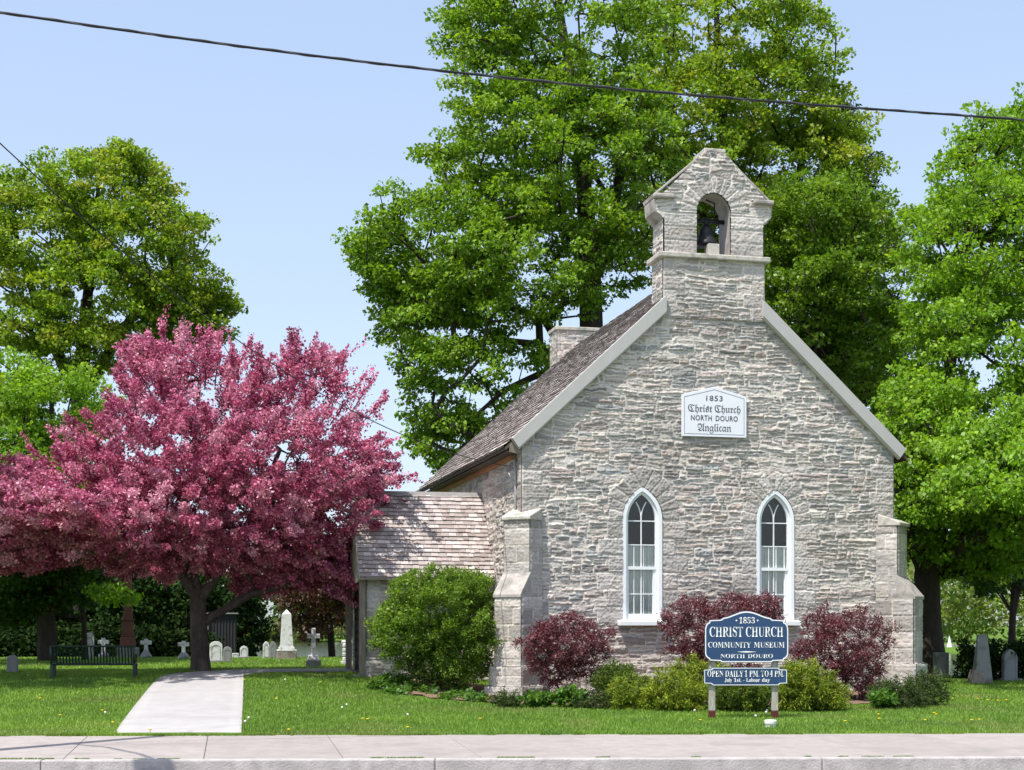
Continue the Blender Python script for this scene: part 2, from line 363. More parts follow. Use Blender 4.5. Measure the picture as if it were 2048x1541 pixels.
# ================================================================== SETTING
def grid_mesh(xs, ys, zf):
    X, Y = np.meshgrid(xs, ys); Z = zf(X, Y); n = len(xs); idx = np.arange(X.size).reshape(X.shape)
    return np.stack([X, Y, Z], -1).reshape(-1, 3), np.stack([idx[:-1, :-1], idx[:-1, 1:], idx[1:, 1:], idx[1:, :-1]], -1).reshape(-1, 4)
xs = np.r_[-2500, -800, -300, -150, -80, -50, np.arange(-30, 30, .4), 30, 36, 44, 60, 90, 150, 300, 800, 2500]
ys = np.r_[-2500, -300, -60, -10, 10, 18, 20, np.arange(20.8, 23, .06), np.arange(23, 62, .4), 62, 80, np.arange(105, 215, 3), 260, 400, 900, 2500]
V, f = grid_mesh(xs, ys, lambda X, Y: terrain(X, Y))
tag(mesh_np('ground', V, f, M['ground'], smooth=True), 'green churchyard lawn and land round the lake', 'ground', kind='structure')
mb = MB(); mb.box((-400, 36, -.75), (400, 300, -.6)); tag(mb.build('lake_water', M['water']), 'still olive green lake behind the churchyard', 'water', kind='structure')
# road and sidewalk follow a line turned 2 degrees
RS = math.atan(.035)
def strip(name, mat, y0, y1, z0, z1, x0=-60, x1=60, depth=None):
    b = MB(); k = math.cos(RS)
    b.add([(x0, y0, z0), (x1, y0, z0), (x1, y1, z1), (x0, y1, z1)], [(0, 1, 2, 3)])
    o = b.build(name, M[mat]); o.rotation_euler = (0, 0, RS); return o
o = strip('road', 'asphalt', -12, 18.46, -.20, -.20); tag(o, 'pale worn asphalt road along the curb', 'road', kind='structure')
# sidewalk slabs, each its own tone, one surface
b = MB(); x = -24.0; k = 0
while x < 24:
    w = 1.72; t = .94+.1*random.random()
    for (ya, yb) in ((18.62, 21.86),):
        b.box((x+.0035, ya, -.16), (x+w-.0035, yb, 0), (t, t, t*.995)); 
        t = .94+.1*random.random()
    x += w
for i, v in enumerate(b.v): b.v[i] = (v[0]-.15*(v[1]-20), v[1], v[2]-.055*(21.86-v[1])/3.24)
o = b.build('sidewalk', M['walk'], bevel=.006); o.rotation_euler = (0, 0, RS); tag(o, 'pinkish grey concrete sidewalk slabs beside the lawn', 'sidewalk', kind='structure')
b = MB(); x = -24.3
while x < 24:
    b.box((x+.003, 18.46, -.30), (x+4.8-.003, 18.612, -.05)); x += 4.8
o = b.build('curb', M['curb'], bevel=.02); o.rotation_euler = (0, 0, RS); tag(o, 'rough grey concrete curb at the sidewalk edge', 'curb', kind='structure')
# concrete path: rows of pixels laid on the ground
rows = [(1473.5, 228, 483), (1465, 233, 483), (1440, 250, 484), (1420, 265, 485), (1400, 281, 486), (1380, 297, 486.5), (1368, 308, 487), (1360, 316, 487), (1355, 325, 487), (1351, 342, 487.3), (1348, 368, 487.6), (1345, 405, 488), (1342, 470, 488)]
path_poly = []
def path_strip(rows_):
    V = []; Fc = []
    for i, (p, q) in enumerate(rows_):
        for j in range(9):
            t = j/8; x = p[0]*(1-t)+q[0]*t; y = p[1]*(1-t)+q[1]*t; V.append((x, y, tz(x, y)+.03))
    n = len(rows_)
    for i in range(n-1):
        for j in range(8): Fc.append((i*9+j, i*9+j+1, (i+1)*9+j+1, (i+1)*9+j))
    m0 = len(V)
    V += [(a, b_, c-.12) for a, b_, c in V]
    for i in range(n-1):
        for j in (0, 8): a = i*9+j; c = (i+1)*9+j; Fc.append((a, c, c+m0, a+m0))
    for j in range(8):
        for i in (0, n-1): a = i*9+j; Fc.append((a, a+1, a+1+m0, a+m0))
    return V, Fc
r1 = [(ground(u0, v), ground(u1, v)) for v, u0, u1 in rows]
V1, F1 = path_strip(r1)
r2 = []
for u, vt, vb in [(488, 1341.3, 1353), (505, 1341, 1350.3), (530, 1340.7, 1348), (560, 1340.3, 1346.5), (600, 1340, 1346), (650, 1339.7, 1346), (700, 1339.5, 1346.5), (722, 1339.5, 1346.5)]:
    r2.append((ground(u, vt), ground(u, vb)))
V2, F2 = path_strip(r2); n1_ = len(V1)
o = mesh_np('path', V1+V2, F1+[tuple(i+n1_ for i in f) for f in F2], M['conc']); tag(o, 'bright white concrete path to the porch', 'path', kind='structure')
PATHQ = [[a[0], a[1], b_[1], b_[0]] for a, b_ in list(zip(r1[:-1], r1[1:]))+list(zip(r2[:-1], r2[1:]))]
def inpoly(x, y, P):
    r = np.zeros(x.shape, bool); n = len(P)
    for i in range(n):
        x1, y1 = P[i]; x2, y2 = P[(i+1) % n]
        c = ((y1 > y) != (y2 > y)) & (x < (x2-x1)*(y-y1)/((y2-y1) or 1e-9)+x1); r ^= c
    return r

# ================================================================== CHURCH
TH = math.atan2(.2267, .974)
church = tag(empty('church', (.203, 32.0, 0), TH), 'small grey limestone church with bell tower gable and shingled roof', 'church')
CM = Matrix.Translation((.203, 32.0, 0)) @ Matrix.Rotation(TH, 4, 'Z')
def cl(x, y): v = CM.inverted() @ Vector((x, y, 0)); return v.x, v.y       # world -> church coordinates
W_ = 8.66; LN = 11.3; MID = 4.33; AP = 9.66; SL = .93
WINS = [(2.70, .46), (5.79, .46)]
ZS, ZSP, ZTOP = 1.68, 3.88, 4.61
def arch(c, a, zs, zsp, R, n=10, zb=None):
    """pointed outline from lower left over the apex to lower right"""
    h = math.sqrt(max(R*R-(R-a)**2, 1e-6)); pts = [(c-a, zs)]
    cx = c-a+R; t1 = math.acos((R-a)/R)
    for i in range(n+1): t = t1*i/n; pts.append((cx-R*math.cos(t), zsp+R*math.sin(t)))
    cx = c+a-R
    for i in range(n-1, -1, -1): t = t1*i/n; pts.append((cx+R*math.cos(t), zsp+R*math.sin(t)))
    pts.append((c+a, zs)); return pts
def in_arch(S, Z, c, a, zs, zsp, R):
    up = (np.hypot(S-(c-a+R), Z-zsp) < R) & (np.hypot(S-(c+a-R), Z-zsp) < R)
    return (np.abs(S-c) < a) & (Z > zs) & ((Z < zsp) | up)
RW = .793
def fac_in(S, Z):
    ok = Z < AP-.03-SL*np.abs(S-MID)
    ok &= ~((Z > 9.5))
    for c, a in WINS: ok &= ~in_arch(S, Z, c, a-.005, ZS-.04, ZSP, RW-.005)
    return ok
def fac_over(S, Z):
    out = []; S0, Z0 = S, Z
    S = S0+.018*fbm(S0*3, Z0*3, 141)+.008*fbm(S0*12, Z0*12, 142); Z = Z0+.022*fbm(S0*2.5, Z0*2.5, 143)+.008*fbm(S0*12, Z0*12, 144)
    # corner quoins
    for side in (0, 1):
        D = S if side == 0 else W_-S
        k = np.floor((Z+.05)/.31).astype(np.int64); wq = np.where(k % 2 == 0, .58, .36)+.1*rnd(k, 31+side); zz = (Z+.05)-k*.31
        out.append(((D < wq) & (Z < 5.4), k+3000+side*500, np.minimum(np.minimum(D+.03, wq-D), np.minimum(zz, .31-zz))))
    for wi, (c, a) in enumerate(WINS):
        # jamb blocks
        hb = .37; k = np.floor((Z-1.25)/hb).astype(np.int64); zz = (Z-1.25)-k*hb
        for sd in (-1, 1):
            D = sd*(S-c)-a; wj = np.where((k+(sd > 0)) % 2 == 0, .26, .5)+.09*rnd(k, 50+wi*2+sd)
            out.append(((D > -.02) & (D < wj) & (Z > 1.62) & (Z < ZSP), k+5000+wi*200+sd*50, np.minimum(np.minimum(D+.05, wj-D), np.minimum(zz, hb-zz))))
        for sd in (-1, 1):
            cx = c+sd*(a-RW); r = np.hypot(S-cx, Z-ZSP); th = np.arctan2(Z-ZSP, sd*(S-cx))
            q = .215; kk = np.floor(th/q).astype(np.int64); tt = th-kk*q; ro = RW+.30+.16*rnd(kk+wi*9+sd*31, 77)
            mk = (sd*(S-c) >= 0) & (Z >= ZSP) & (r > RW-.04) & (r < ro)
            out.append((mk, kk+7000+wi*200+sd*50, np.minimum(np.minimum(r-RW+.06, ro-r), np.minimum(tt, q-tt)*r)))
    out.append(((S > 7.0) & (S < 7.0) , 0, S*0))
    return out
acc = []
panel(acc, (0, 0, -.3), (1, 0, 0), (0, 0, 1), W_, 9.9, 11, .0165, inside=fac_in, over=fac_over, so=0, zo=-.3)
flush(acc, 'front_wall', church)
# plinth along the front
acc = []; sbox(acc, .35, W_-.3, -.085, .02, -.3, .72, 31, .02, faces='ft', hmin=.16, hmax=.3, wmin=.3, wmax=.9)
flush(acc, 'plinth', church)
# side and rear walls
EAVE = 5.22
acc = []
def quo(S, Z):
    D = 4.5-S; k = np.floor((Z+.05)/.31).astype(np.int64); wq = np.where(k % 2 == 1, .58, .36); zz = (Z+.05)-k*.31
    return [((D < wq), k+3000, np.minimum(np.minimum(D+.03, wq-D), np.minimum(zz, .31-zz)))]
panel(acc, (0, 4.5, -.3), (0, -1, 0), (0, 0, 1), 4.5, 5.75, 57, .02, over=quo, zo=-.3)
panel(acc, (0, LN, -.3), (0, -1, 0), (0, 0, 1), LN-4.5, 5.75, 58, .08, zo=-.3)
flush(acc, 'side_wall', church)
acc = []; panel(acc, (W_, 0, -.3), (0, 1, 0), (0, 0, 1), LN, 5.75, 59, .07, zo=-.3); flush(acc, 'side_wall', church)
acc = []; panel(acc, (W_, LN, -.3), (-1, 0, 0), (0, 0, 1), W_, 9.9, 60, .08, inside=lambda S, Z: Z < AP-.03-SL*np.abs(S-MID), zo=-.3); flush(acc, 'rear_wall', church)
b = MB(); b.box((.1, .9, .25), (W_-.1, LN-.1, .35)); b.build('floor', M['dark'], church)
b = MB(); b.box((.2, 3.2, .35), (W_-.2, 3.25, 5.2)); b.build('interior_wall', M['dark'], church)

# shingled roof slopes
def shingles(name, parent, O, U, V, W, H, course, seed, tones, wmin=.08, wmax=.2, Mx=None, thick=.022, streak=.15, butt=.10):
    """rows of split shingles on plane O + s U + r V (V up the slope)"""
    rs = np.random.RandomState(seed); O = np.array(O, float); U = np.array(U, float); V = np.array(V, float); Nn = np.cross(U, V)
    Vv = []; Ff = []; Cc = []; n = 0; rows_ = int(H/course)+1
    for r in range(rows_):
        s = -rs.uniform(0, .1); r0 = r*course; rowt = rs.uniform(.88, 1.12); grp = 1.0; left = 0
        while s < W:
            w = rs.uniform(wmin, wmax); a = max(s, 0); e = min(s+w, W); s += w
            if left <= 0: left = rs.randint(1, 6); grp = rs.uniform(1-streak, 1+streak)
            left -= 1
            if e-a < .01: continue
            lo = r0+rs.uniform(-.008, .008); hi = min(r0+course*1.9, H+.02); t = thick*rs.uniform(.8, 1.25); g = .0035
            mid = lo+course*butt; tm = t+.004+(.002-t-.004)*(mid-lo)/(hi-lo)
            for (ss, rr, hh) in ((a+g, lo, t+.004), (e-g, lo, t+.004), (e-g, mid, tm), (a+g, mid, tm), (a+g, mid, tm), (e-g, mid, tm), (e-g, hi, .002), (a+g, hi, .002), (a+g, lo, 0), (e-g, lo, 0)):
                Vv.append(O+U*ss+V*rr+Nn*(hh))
            c = tones[rs.randint(len(tones))]*rs.uniform(.86, 1.15)*rowt*grp; Cc += [c*.38]*4+[c*1.02, c*1.02, c, c]+[c*.35]*2  # lower strip and butt face darkened: course shadow lines painted into the colour
            Ff += [(n, n+1, n+2, n+3), (n+4, n+5, n+6, n+7), (n+8, n+9, n+1, n)]
            n += 10
    o = mesh_np(name, Vv, Ff, M['shingle'], parent, np.clip(np.array(Cc), .01, .9)); return o
TN = np.array([(.40, .355, .345), (.46, .415, .40), (.52, .47, .455), (.33, .29, .28), (.57, .52, .50), (.43, .38, .36), (.50, .455, .44)])
ny = math.hypot(1, SL)
OV = .37
ridge_z = AP+.10
eave_z = ridge_z-SL*(MID+OV)
LS = (MID+OV)*ny
t0 = .012
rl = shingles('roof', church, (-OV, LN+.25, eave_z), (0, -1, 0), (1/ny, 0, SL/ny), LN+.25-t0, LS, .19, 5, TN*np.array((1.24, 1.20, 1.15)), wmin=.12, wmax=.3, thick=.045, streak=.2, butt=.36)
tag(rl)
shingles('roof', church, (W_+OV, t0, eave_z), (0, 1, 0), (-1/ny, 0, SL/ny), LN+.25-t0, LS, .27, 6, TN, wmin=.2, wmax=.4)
# roof deck under the shingles
b = MB(); b.prism([(-OV+.01, eave_z-.012), (MID, ridge_z-.012), (W_+OV-.01, eave_z-.012), (W_+OV-.03, eave_z-.07), (MID, ridge_z-.1), (-OV+.03, eave_z-.07)], t0+.004, LN+.24)
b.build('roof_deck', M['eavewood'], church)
b = MB(); b.prism([(MID-.14, ridge_z-.09), (MID, ridge_z+.045), (MID+.14, ridge_z-.09), (MID, ridge_z-.02)], .75, LN+.26); b.build('ridge_cap', M['ridge'], church)
# rake boards (boxed, running down both gable edges)
def rake(sd):
    b = MB(); x0 = MID+sd*1.12; x1 = MID+sd*(MID+.24)
    ztop = lambda x: ridge_z+.05-SL*abs(x-MID)
    pts = [(x0, ztop(x0)), (x1, ztop(x1)), (x1-sd*.15, ztop(x1)-.20), (x0, ztop(x0)-.36)]
    if sd < 0: pts = pts[::-1]
    b.prism(pts, -.16, .008)
    o = b.build('rake_board', M['board'], church, bevel=.006)
    b = MB(); q = [(x0, ztop(x0)-.362), (x1-sd*.15, ztop(x1)-.202), (x1-sd*.16, ztop(x1)-.225), (x0, ztop(x0)-.387)]
    if sd < 0: q = q[::-1]
    b.prism(q, -.135, -.03); b.build('drip_edge', M['boardwhite'], o)
    return o
rake(-1); rake(1)
# eave soffit / fascia, gutter bracket, conduit on the left wall
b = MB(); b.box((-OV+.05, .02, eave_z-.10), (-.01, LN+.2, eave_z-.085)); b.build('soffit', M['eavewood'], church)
b = MB(); b.box((-.10, .6, eave_z-.19), (-.02, LN-.1, eave_z-.105)); b.build('fascia', M['orange'], church)
b = MB(); b.prism([(-.26, eave_z-.10), (.02, eave_z-.16), (.02, eave_z+.30), (-.26, eave_z+.05)], .006, .09); b.build('eave_return', M['post'], church)
b = MB(); b.tube([(-.06, .32, eave_z-.05), (-.06, .32, 3.1)], .022); b.tube([(-.06, .32, 3.1), (-.06, .32, .4)], .02)
b.tube([(-.06, .55, 5.0), (-.14, .5, 5.05), (-.18, .42, 4.85), (-.1, .34, 4.7)], .012)
b.tube([(-.04, 1.25, 4.72), (-.2, .95, 4.55), (-.22, .6, 4.62), (-.1, .36, 4.8)], .010)
b.build('service_conduit', M['metal'], church, smooth=True)

# bellcote
BL, BR, BT = 3.16, 5.52, .68
acc = []
zb0 = 8.3
def shaft_over(S, Z):
    out = []
    for side in (0, 1):
        D = S if side == 0 else (BR-BL)-S; k = np.floor(Z/.3).astype(np.int64); wq = np.where(k % 2 == side, .5, .3); zz = Z-k*.3
        out.append((D < wq, k+300+side*50, np.minimum(np.minimum(D+.03, wq-D), np.minimum(zz, .3-zz))))
    return out
sbox(acc, BL, BR, -.035, BT, zb0, 9.66, 71, .0165, faces='fblr', over=shaft_over)
# upper part with arched opening
UL, UR = 3.18, 5.50; oc, oa = 4.335, .39; zsp_b = 10.66; RB = .43
def up_in(S, Z): return ~in_arch(S, Z, oc, oa, 9.0, zsp_b, RB) & (Z < 12.02-1.02*np.maximum(np.abs(S-4.36)-.22, 0)) & ((Z < 10.5+np.maximum(0, 1.0)*0) | True)
def up_over(S, Z):
    out = []
    k = np.floor((Z-9.7)/.3).astype(np.int64); zz = (Z-9.7)-k*.3
    for side in (0, 1):
        D = (S-UL) if side == 0 else (UR-S); Wd = np.where(side == 0, oc-oa-UL, UR-oc-oa)
        out.append(((D < Wd) & (Z < zsp_b-.03), k+400+side*60, np.minimum(D+.03, np.minimum(zz, .3-zz))))
    for sd in (-1, 1):
        cx = oc+sd*(oa-RB); r = np.hypot(S-cx, Z-zsp_b); th = np.arctan2(Z-zsp_b, sd*(S-cx))
        q = .24; kk = np.floor(th/q).astype(np.int64); tt = th-kk*q
        out.append(((sd*(S-oc) >= 0) & (Z >= zsp_b-.03) & (r < RB+.38), kk+800+sd*40, np.minimum(np.minimum(r-RB+.05, RB+.38-r), np.minimum(tt, q-tt)*r)))
    return out
panel(acc, (2.98, -.012, 9.70), (1, 0, 0), (0, 0, 1), 2.74, 2.36, 81, .0165, so=2.98, zo=9.70, edge=False,
      inside=lambda S, Z: up_in(S, Z) & ((S > UL-np.clip((Z-10.45)*1.1, 0, .2)) & (S < UR+np.clip((Z-10.45)*1.1, 0, .2))), over=up_over)
panel(acc, (5.72, BT-.02, 9.70), (-1, 0, 0), (0, 0, 1), 2.74, 2.36, 82, .03, so=0, zo=9.70, edge=False,
      inside=lambda S, Z: up_in(5.72-S, Z) & ((5.72-S > UL-np.clip((Z-10.45)*1.1, 0, .2)) & (5.72-S < UR+np.clip((Z-10.45)*1.1, 0, .2))))
panel(acc, (UL, BT-.02, 9.7), (0, -1, 0), (0, 0, 1), BT-.008, .8, 83, .02)
panel(acc, (UR, -.012, 9.7), (0, 1, 0), (0, 0, 1), BT-.008, .8, 84, .02)
bell = flush(acc, 'bellcote', church)
b = MB()
A_ = arch(oc, oa-.002, 9.72, zsp_b, RB-.002, 12); 
n = len(A_)
b.add([(p[0], -.0, p[1]) for p in A_]+[(p[0], BT-.02, p[1]) for p in A_], [(i, i+1, n+i+1, n+i) for i in range(n-1)])
# flared shoulders
for sd in (-1, 1):
    x0 = 4.34+sd*1.16; pr = [(0, 10.44), (.1, 10.50), (.2, 10.62), (.22, 10.88), (.0, 10.9)]
    pts = [(x0+sd*p[0], p[1]) for p in pr]
    if sd < 0: pts = pts[::-1]
    b.prism(pts, .0, BT-.03)
b.build('arch_reveal', M['dressed'], bell)
b = MB(); b.box((BL-.11, -.15, 9.60), (BR+.11, BT+.10, 9.72)); b.build('ledge', M['ledge'], bell, bevel=.025)
for sd in (-1, 1):
    b = MB(); xa = 4.34+sd*.92; xb = 4.34+sd*1.39
    b.box((min(xa, xb), -.12, 10.89), (max(xa, xb), BT+.04, 10.99)); b.build('shoulder_stone', M['dressed'], bell, bevel=.03)
    # sloping cap slabs
    b = MB(); x0 = 4.36+sd*.2; z0 = 12.03; x1 = 4.34+sd*1.40; z1 = 10.98
    pts = [(x0, z0), (x1, z1), (x1-sd*.02, z1-.05), (x0, z0-.09)]
    pts = pts if sd > 0 else pts[::-1]
    b.prism(pts, .02, BT+.05); b.build('cap_slab', M['dressed'], bell, bevel=.015)
b = MB(); b.box((4.12, -.03, 11.98), (4.62, BT+.02, 12.07)); b.build('top_stone', M['ledge'], bell, bevel=.02)
b = MB(); b.box((4.235, .02, 9.722), (4.49, .3, 9.99)); b.build('sill_block', M['ledge'], bell, bevel=.012)
b = MB(); T = Matrix.Translation((4.30, .36, 10.02))
b.lathe([(.27, 0), (.275, .03), (.22, .1), (.17, .22), (.15, .36), (.11, .42), (.03, .44)], 24, M=T)
b.box((-.36, -.035, .50), (.45, .035, .58), M=T); b.box((-.05, -.04, .42), (.05, .04, .62), M=T)
b.tube([(0, 0, .2), (.01, 0, -.05)], .02, M=T); b.lathe([(.03, -.1), (.045, -.06), (.02, -.02)], 10, M=T)
b.tube([(.2, 0, .54), (.2, .0, .95), (.0, 0, 1.02)], .02, M=T)
b.build('bell', M['bell'], bell, smooth=True)
# chimney at the rear of the ridge
acc = []; sbox(acc, 3.70, 4.93, 11.0, 11.8, 7.4, 10.16, 91, .03); ch = flush(acc, 'chimney', church)
b = MB(); b.box((3.64, 10.94, 10.162), (4.99, 11.86, 10.27)); b.build('coping', M['ledge'], ch, bevel=.02)

# diagonal corner buttresses
def buttress(cx, ang, seed, gz=-.2):
    """x across, -y outward; placed on the corner"""
    Mx = Matrix.Translation((cx, 0, 0)) @ Matrix.Rotation(ang, 4, 'Z')
    acc = []; hw = .325
    kw = dict(hmin=.22, hmax=.42, wmin=.3, wmax=.6)
    def bo(S, Z):
        hb = .36; k = np.floor(Z/hb).astype(np.int64); zz = Z-k*hb; cut = .18+.3*rnd(k, seed); two = rnd(k, seed+1) < .55; lf = two & (S < cut)
        ds = np.where(two, np.abs(S-cut), 1.0)
        return [(S > -9, k*2+lf, np.minimum(ds, np.minimum(zz, hb-zz)))]
    kw['over'] = bo; kw['allover'] = True
    sbox(acc, -hw, hw, -.55, .3, gz, 2.20, seed, .02, faces='flr', **kw)
    sbox(acc, -hw+.004, hw-.004, -.19, .3, 2.20, 3.84, seed+10, .02, faces='flr', **kw)
    sbox(acc, -hw-.07, hw+.07, -.64, .2, gz, .72, seed+20, .02, faces='flrt', **kw)
    sbox(acc, -hw-.15, hw+.15, -.72, .1, gz, .30, seed+30, .02, faces='flrt', **kw)
    o = flush(acc, 'buttress', church, Mx)
    b = MB()
    b.prism([(-.60, 2.17), (-.60, 2.24), (-.19, 2.72), (.1, 2.72), (.1, 2.17)], -hw-.02, hw+.02, 'yz', M=Mx)
    b.build('weathering_slab', M['dressed'], o, bevel=.012)
    b = MB()
    b.prism([(-.27, 3.82), (-.27, 3.90), (.25, 4.10), (.25, 3.82)], -hw-.05, hw+.05, 'yz', M=Mx)
    b.build('cap_stone', M['ledge'], o, bevel=.02)
buttress(0, -math.pi/4, 101); buttress(W_, math.pi/4, 131, 0)

# gothic windows
def window(c, curtain_seed):
    a = .455; 
    O_ = arch(c, a, ZS, ZSP, RW-.005); I_ = arch(c, a-.085, ZS+.03, ZSP, RW-.09)
    b = MB(); b.ring(O_, I_, -.02, .10); fr_ = b.build('window', M['white'], church, bevel=.004)
    O2 = arch(c, a-.087, ZS+.03, ZSP, RW-.092); I2 = arch(c, a-.14, ZS+.03, ZSP, RW-.145)
    b = MB(); b.ring(O2, I2, .03, .16, closed=False)
    x0 = c-a+.141; x1 = c+a-.141
    b.box((x0, .035, ZS+.03), (x1, .12, ZS+.16)); b.box((x0-.02, .028, 2.80), (x1+.02, .1, 2.87))
    b.box((x0, .05, ZS+.16), (x0+.02, .12, 2.8)); b.box((x1-.055, .05, ZS+.16), (x1, .12, 2.8))
    b.build('sash', M['white'], fr_)
    b = MB(); mw = .011
    for (za, zb) in ((ZS+.16, 2.80), (2.87, 3.95)): b.box((c-mw, .075, za), (c+mw, .105, zb))
    for z in (2.27, 3.34, 3.86): b.box((x0, .077, z-mw), (x1, .103, z+mw))
    # tracery curves
    ai = a-.145
    for sd in (-1, 1):
        pts = []; R2 = RW-.15; cx = c-sd*0 + sd*(R2)
        for i in range(9):
            t = .0+ (.62)*i/8; pts.append((cx-sd*R2*math.cos(t)*1.0, ZSP+.02+R2*math.sin(t)*1.0))
        pts = [p for p in pts if abs(p[0]-c) < ai]
        for p, q in zip(pts[:-1], pts[1:]):
            b.tube([(p[0], .09, p[1]), (q[0], .09, q[1])], .013, 6)
    b.build('muntin', M['white'], fr_)
    g = arch(c, a-.13, ZS+.1, ZSP, RW-.135)
    b = MB(); b.prism(g, .092, .097); b.build('glass', M['glass'], fr_)
    rs = random.Random(curtain_seed); b = MB(); nn = 120; xa, xb = c-a+.12, c+a-.12
    ph = [rs.uniform(0, 6) for _ in range(4)]
    for (za, zb, yy) in ((ZS+.1, 3.33, .118),):
        pts = []
        for i in range(nn+1):
            x = xa+(xb-xa)*i/nn; t = i/nn
            pts.append((x, yy+.018*math.sin(t*52+ph[0]+2*math.sin(t*7+ph[1]))+.012*math.sin(t*23+ph[2])))
        vs = [(p[0], p[1], za) for p in pts]+[(p[0], p[1], zb) for p in pts]+[(p[0], p[1]+.004, zb) for p in pts]+[(p[0], p[1]+.004, za) for p in pts]
        m_ = nn+1
        b.add(vs, [(i, i+1, m_+i+1, m_+i) for i in range(nn)]+[(2*m_+i, 2*m_+i+1, 3*m_+i+1, 3*m_+i) for i in range(nn)])
    b.build('curtain', M['curtain'], fr_, smooth=True)
    b = MB(); b.prism([(-.20, ZS-.1), (-.20, ZS-.005), (.05, ZS+.03), (.05, ZS-.1)], c-.57, c+.54, 'yz'); b.build('sill', M['white'], fr_, bevel=.01)
for i, (c, a) in enumerate(WINS): window(c, 5+i)

# porch on the left wall
ps0, pt0, pt1 = -2.95, 2.80, 5.25
prz, pez = 4.71, 2.66; ptm = 4.03; pl = 3.12
porch = None
acc = []
panel(acc, (ps0, pt0, 0), (1, 0, 0), (0, 0, 1), -ps0+.05, 2.85, 201, .02, over=lambda S, Z: [blocks(0, .32, -1, 3.2, .42, 7)(S, Z)])
panel(acc, (ps0, pt1, 0), (0, -1, 0), (0, 0, 1), .35, 2.75, 203, .03)
panel(acc, (0, pt1, 0), (-1, 0, 0), (0, 0, 1), -ps0, 2.75, 202, .06)
panel(acc, (ps0, pt0+.42, 0), (0, -1, 0), (0, 0, 1), .42, 2.75, 204, .02, over=lambda S, Z: [blocks(-1, .5, -1, 3.2, .5, 9)(S, Z)])
sbox(acc, ps0-.07, .0, pt0-.09, pt0+.45, .0, .82, 205, .02, faces='flt', hmin=.2, hmax=.3, wmin=.4, wmax=.9)
porch = flush(acc, 'porch', church)
TNP = np.array([(.36, .305, .285), (.41, .36, .34), (.47, .42, .40), (.32, .27, .25), (.39, .335, .315), (.50, .45, .43)])
hs = ptm-(pt0-.30); rise = prz-pez; lsl = math.hypot(hs, rise)
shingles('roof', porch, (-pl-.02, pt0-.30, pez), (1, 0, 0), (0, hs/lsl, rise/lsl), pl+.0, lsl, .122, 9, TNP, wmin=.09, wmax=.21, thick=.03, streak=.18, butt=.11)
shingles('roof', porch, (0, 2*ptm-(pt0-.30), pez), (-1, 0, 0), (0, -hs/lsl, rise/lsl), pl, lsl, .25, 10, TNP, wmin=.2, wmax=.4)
b = MB(); b.prism([(pt0-.29, pez-.01), (ptm, prz-.012), (2*ptm-pt0+.29, pez-.01), (2*ptm-pt0+.29, pez-.05), (ptm, prz-.07), (pt0-.29, pez-.05)], -pl, -.01, 'yz'); b.build('roof_deck', M['post'], porch)
b = MB(); b.box((-pl-.03, pt0-.325, pez-.05), (.0, pt0-.296, pez+.02)); b.build('eave_board', M['post'], porch)
b = MB(); b.prism([(ptm-.13, prz-.15), (ptm, prz+.05), (ptm+.13, prz-.15), (ptm, prz-.04)], -pl-.03, -.0, 'yz'); b.build('ridge_cap', M['ridge'], porch)
b = MB(); b.prism([(ptm, prz-.02), (ptm+hs+.02, pez-.03), (ptm+hs-.3, pez-.10), (ptm-hs+.34, pez-.10), (ptm-hs-.0, pez-.02)], -pl-.035, -pl, 'yz'); b.build('gable_panel', M['boardwhite'], porch)
for y in (pt0-.12, pt1+.0):
    b = MB(); b.box((-pl+.0, y-.0, .40), (-pl+.14, y+.14, pez+.12)); b.build('post', M['post'], porch, bevel=.012)
b = MB(); b.box((-.12, pt0+.5, .3), (-.06, pt1-.2, 2.6)); b.build('door', M['dark'], porch)
b = MB(); b.box((ps0-.3, pt0-.02, .2), (0, pt1, .46)); b.build('step', M['conc'], porch)
b = MB(); b.box((ps0+.03, pt0+.1, 2.5), (-.05, pt1-.1, 2.56)); b.build('ceiling', M['dark'], porch)

# flat lettering turned into mesh, fitted to a box
def uc(s, up, lo, dg=None):
    o = ''
    for ch in s:
        if 'A' <= ch <= 'Z': o += chr(up+ord(ch)-65)
        elif 'a' <= ch <= 'z': o += chr(lo+ord(ch)-97)
        elif ch.isdigit() and dg: o += chr(dg+ord(ch)-48)
        else: o += ch
    return o
serif = lambda s: uc(s, 0x1D400, 0x1D41A, 0x1D7CE)
black = lambda s: ''.join('\u212d' if ch == 'C' else uc(ch, 0x1D504, 0x1D51E) for ch in s)
def text_part(name, body, x0, x1, zb, h, y, mat, parent, Mx=None, offset=0, spacing=1.0):
    """text across x0..x1, baseline zb, capital height h, in the xz plane facing -y"""
    cu = bpy.data.curves.new('t', 'FONT'); cu.body = body; cu.size = 1; cu.extrude = .0; cu.offset = offset; cu.resolution_u = 3; cu.space_character = spacing
    o = bpy.data.objects.new('t', cu); COL.objects.link(o)
    dg = bpy.context.evaluated_depsgraph_get(); me = bpy.data.meshes.new_from_object(o.evaluated_get(dg))
    bpy.data.objects.remove(o)
    n = len(me.vertices); co = np.zeros(n*3); me.vertices.foreach_get('co', co); co = co.reshape(-1, 3)
    caps = .70 if (ord(body[0]) < 0x3000 and body[0] != '\u212d') else .66
    xm, xM = co[:, 0].min(), co[:, 0].max()
    X = x0+(co[:, 0]-xm)/(xM-xm)*(x1-x0); Zc = zb+co[:, 1]/caps*h
    out = np.c_[X, np.full(n, y), Zc]
    me.vertices.foreach_set('co', out.ravel()); me.update()
    me.name = name; me.materials.clear(); me.materials.append(M[mat])
    ob = bpy.data.objects.new(name, me); COL.objects.link(ob); ob.parent = parent
    sol = ob.modifiers.new('thick', 'SOLIDIFY'); sol.thickness = .003; sol.offset = 0
    return ob

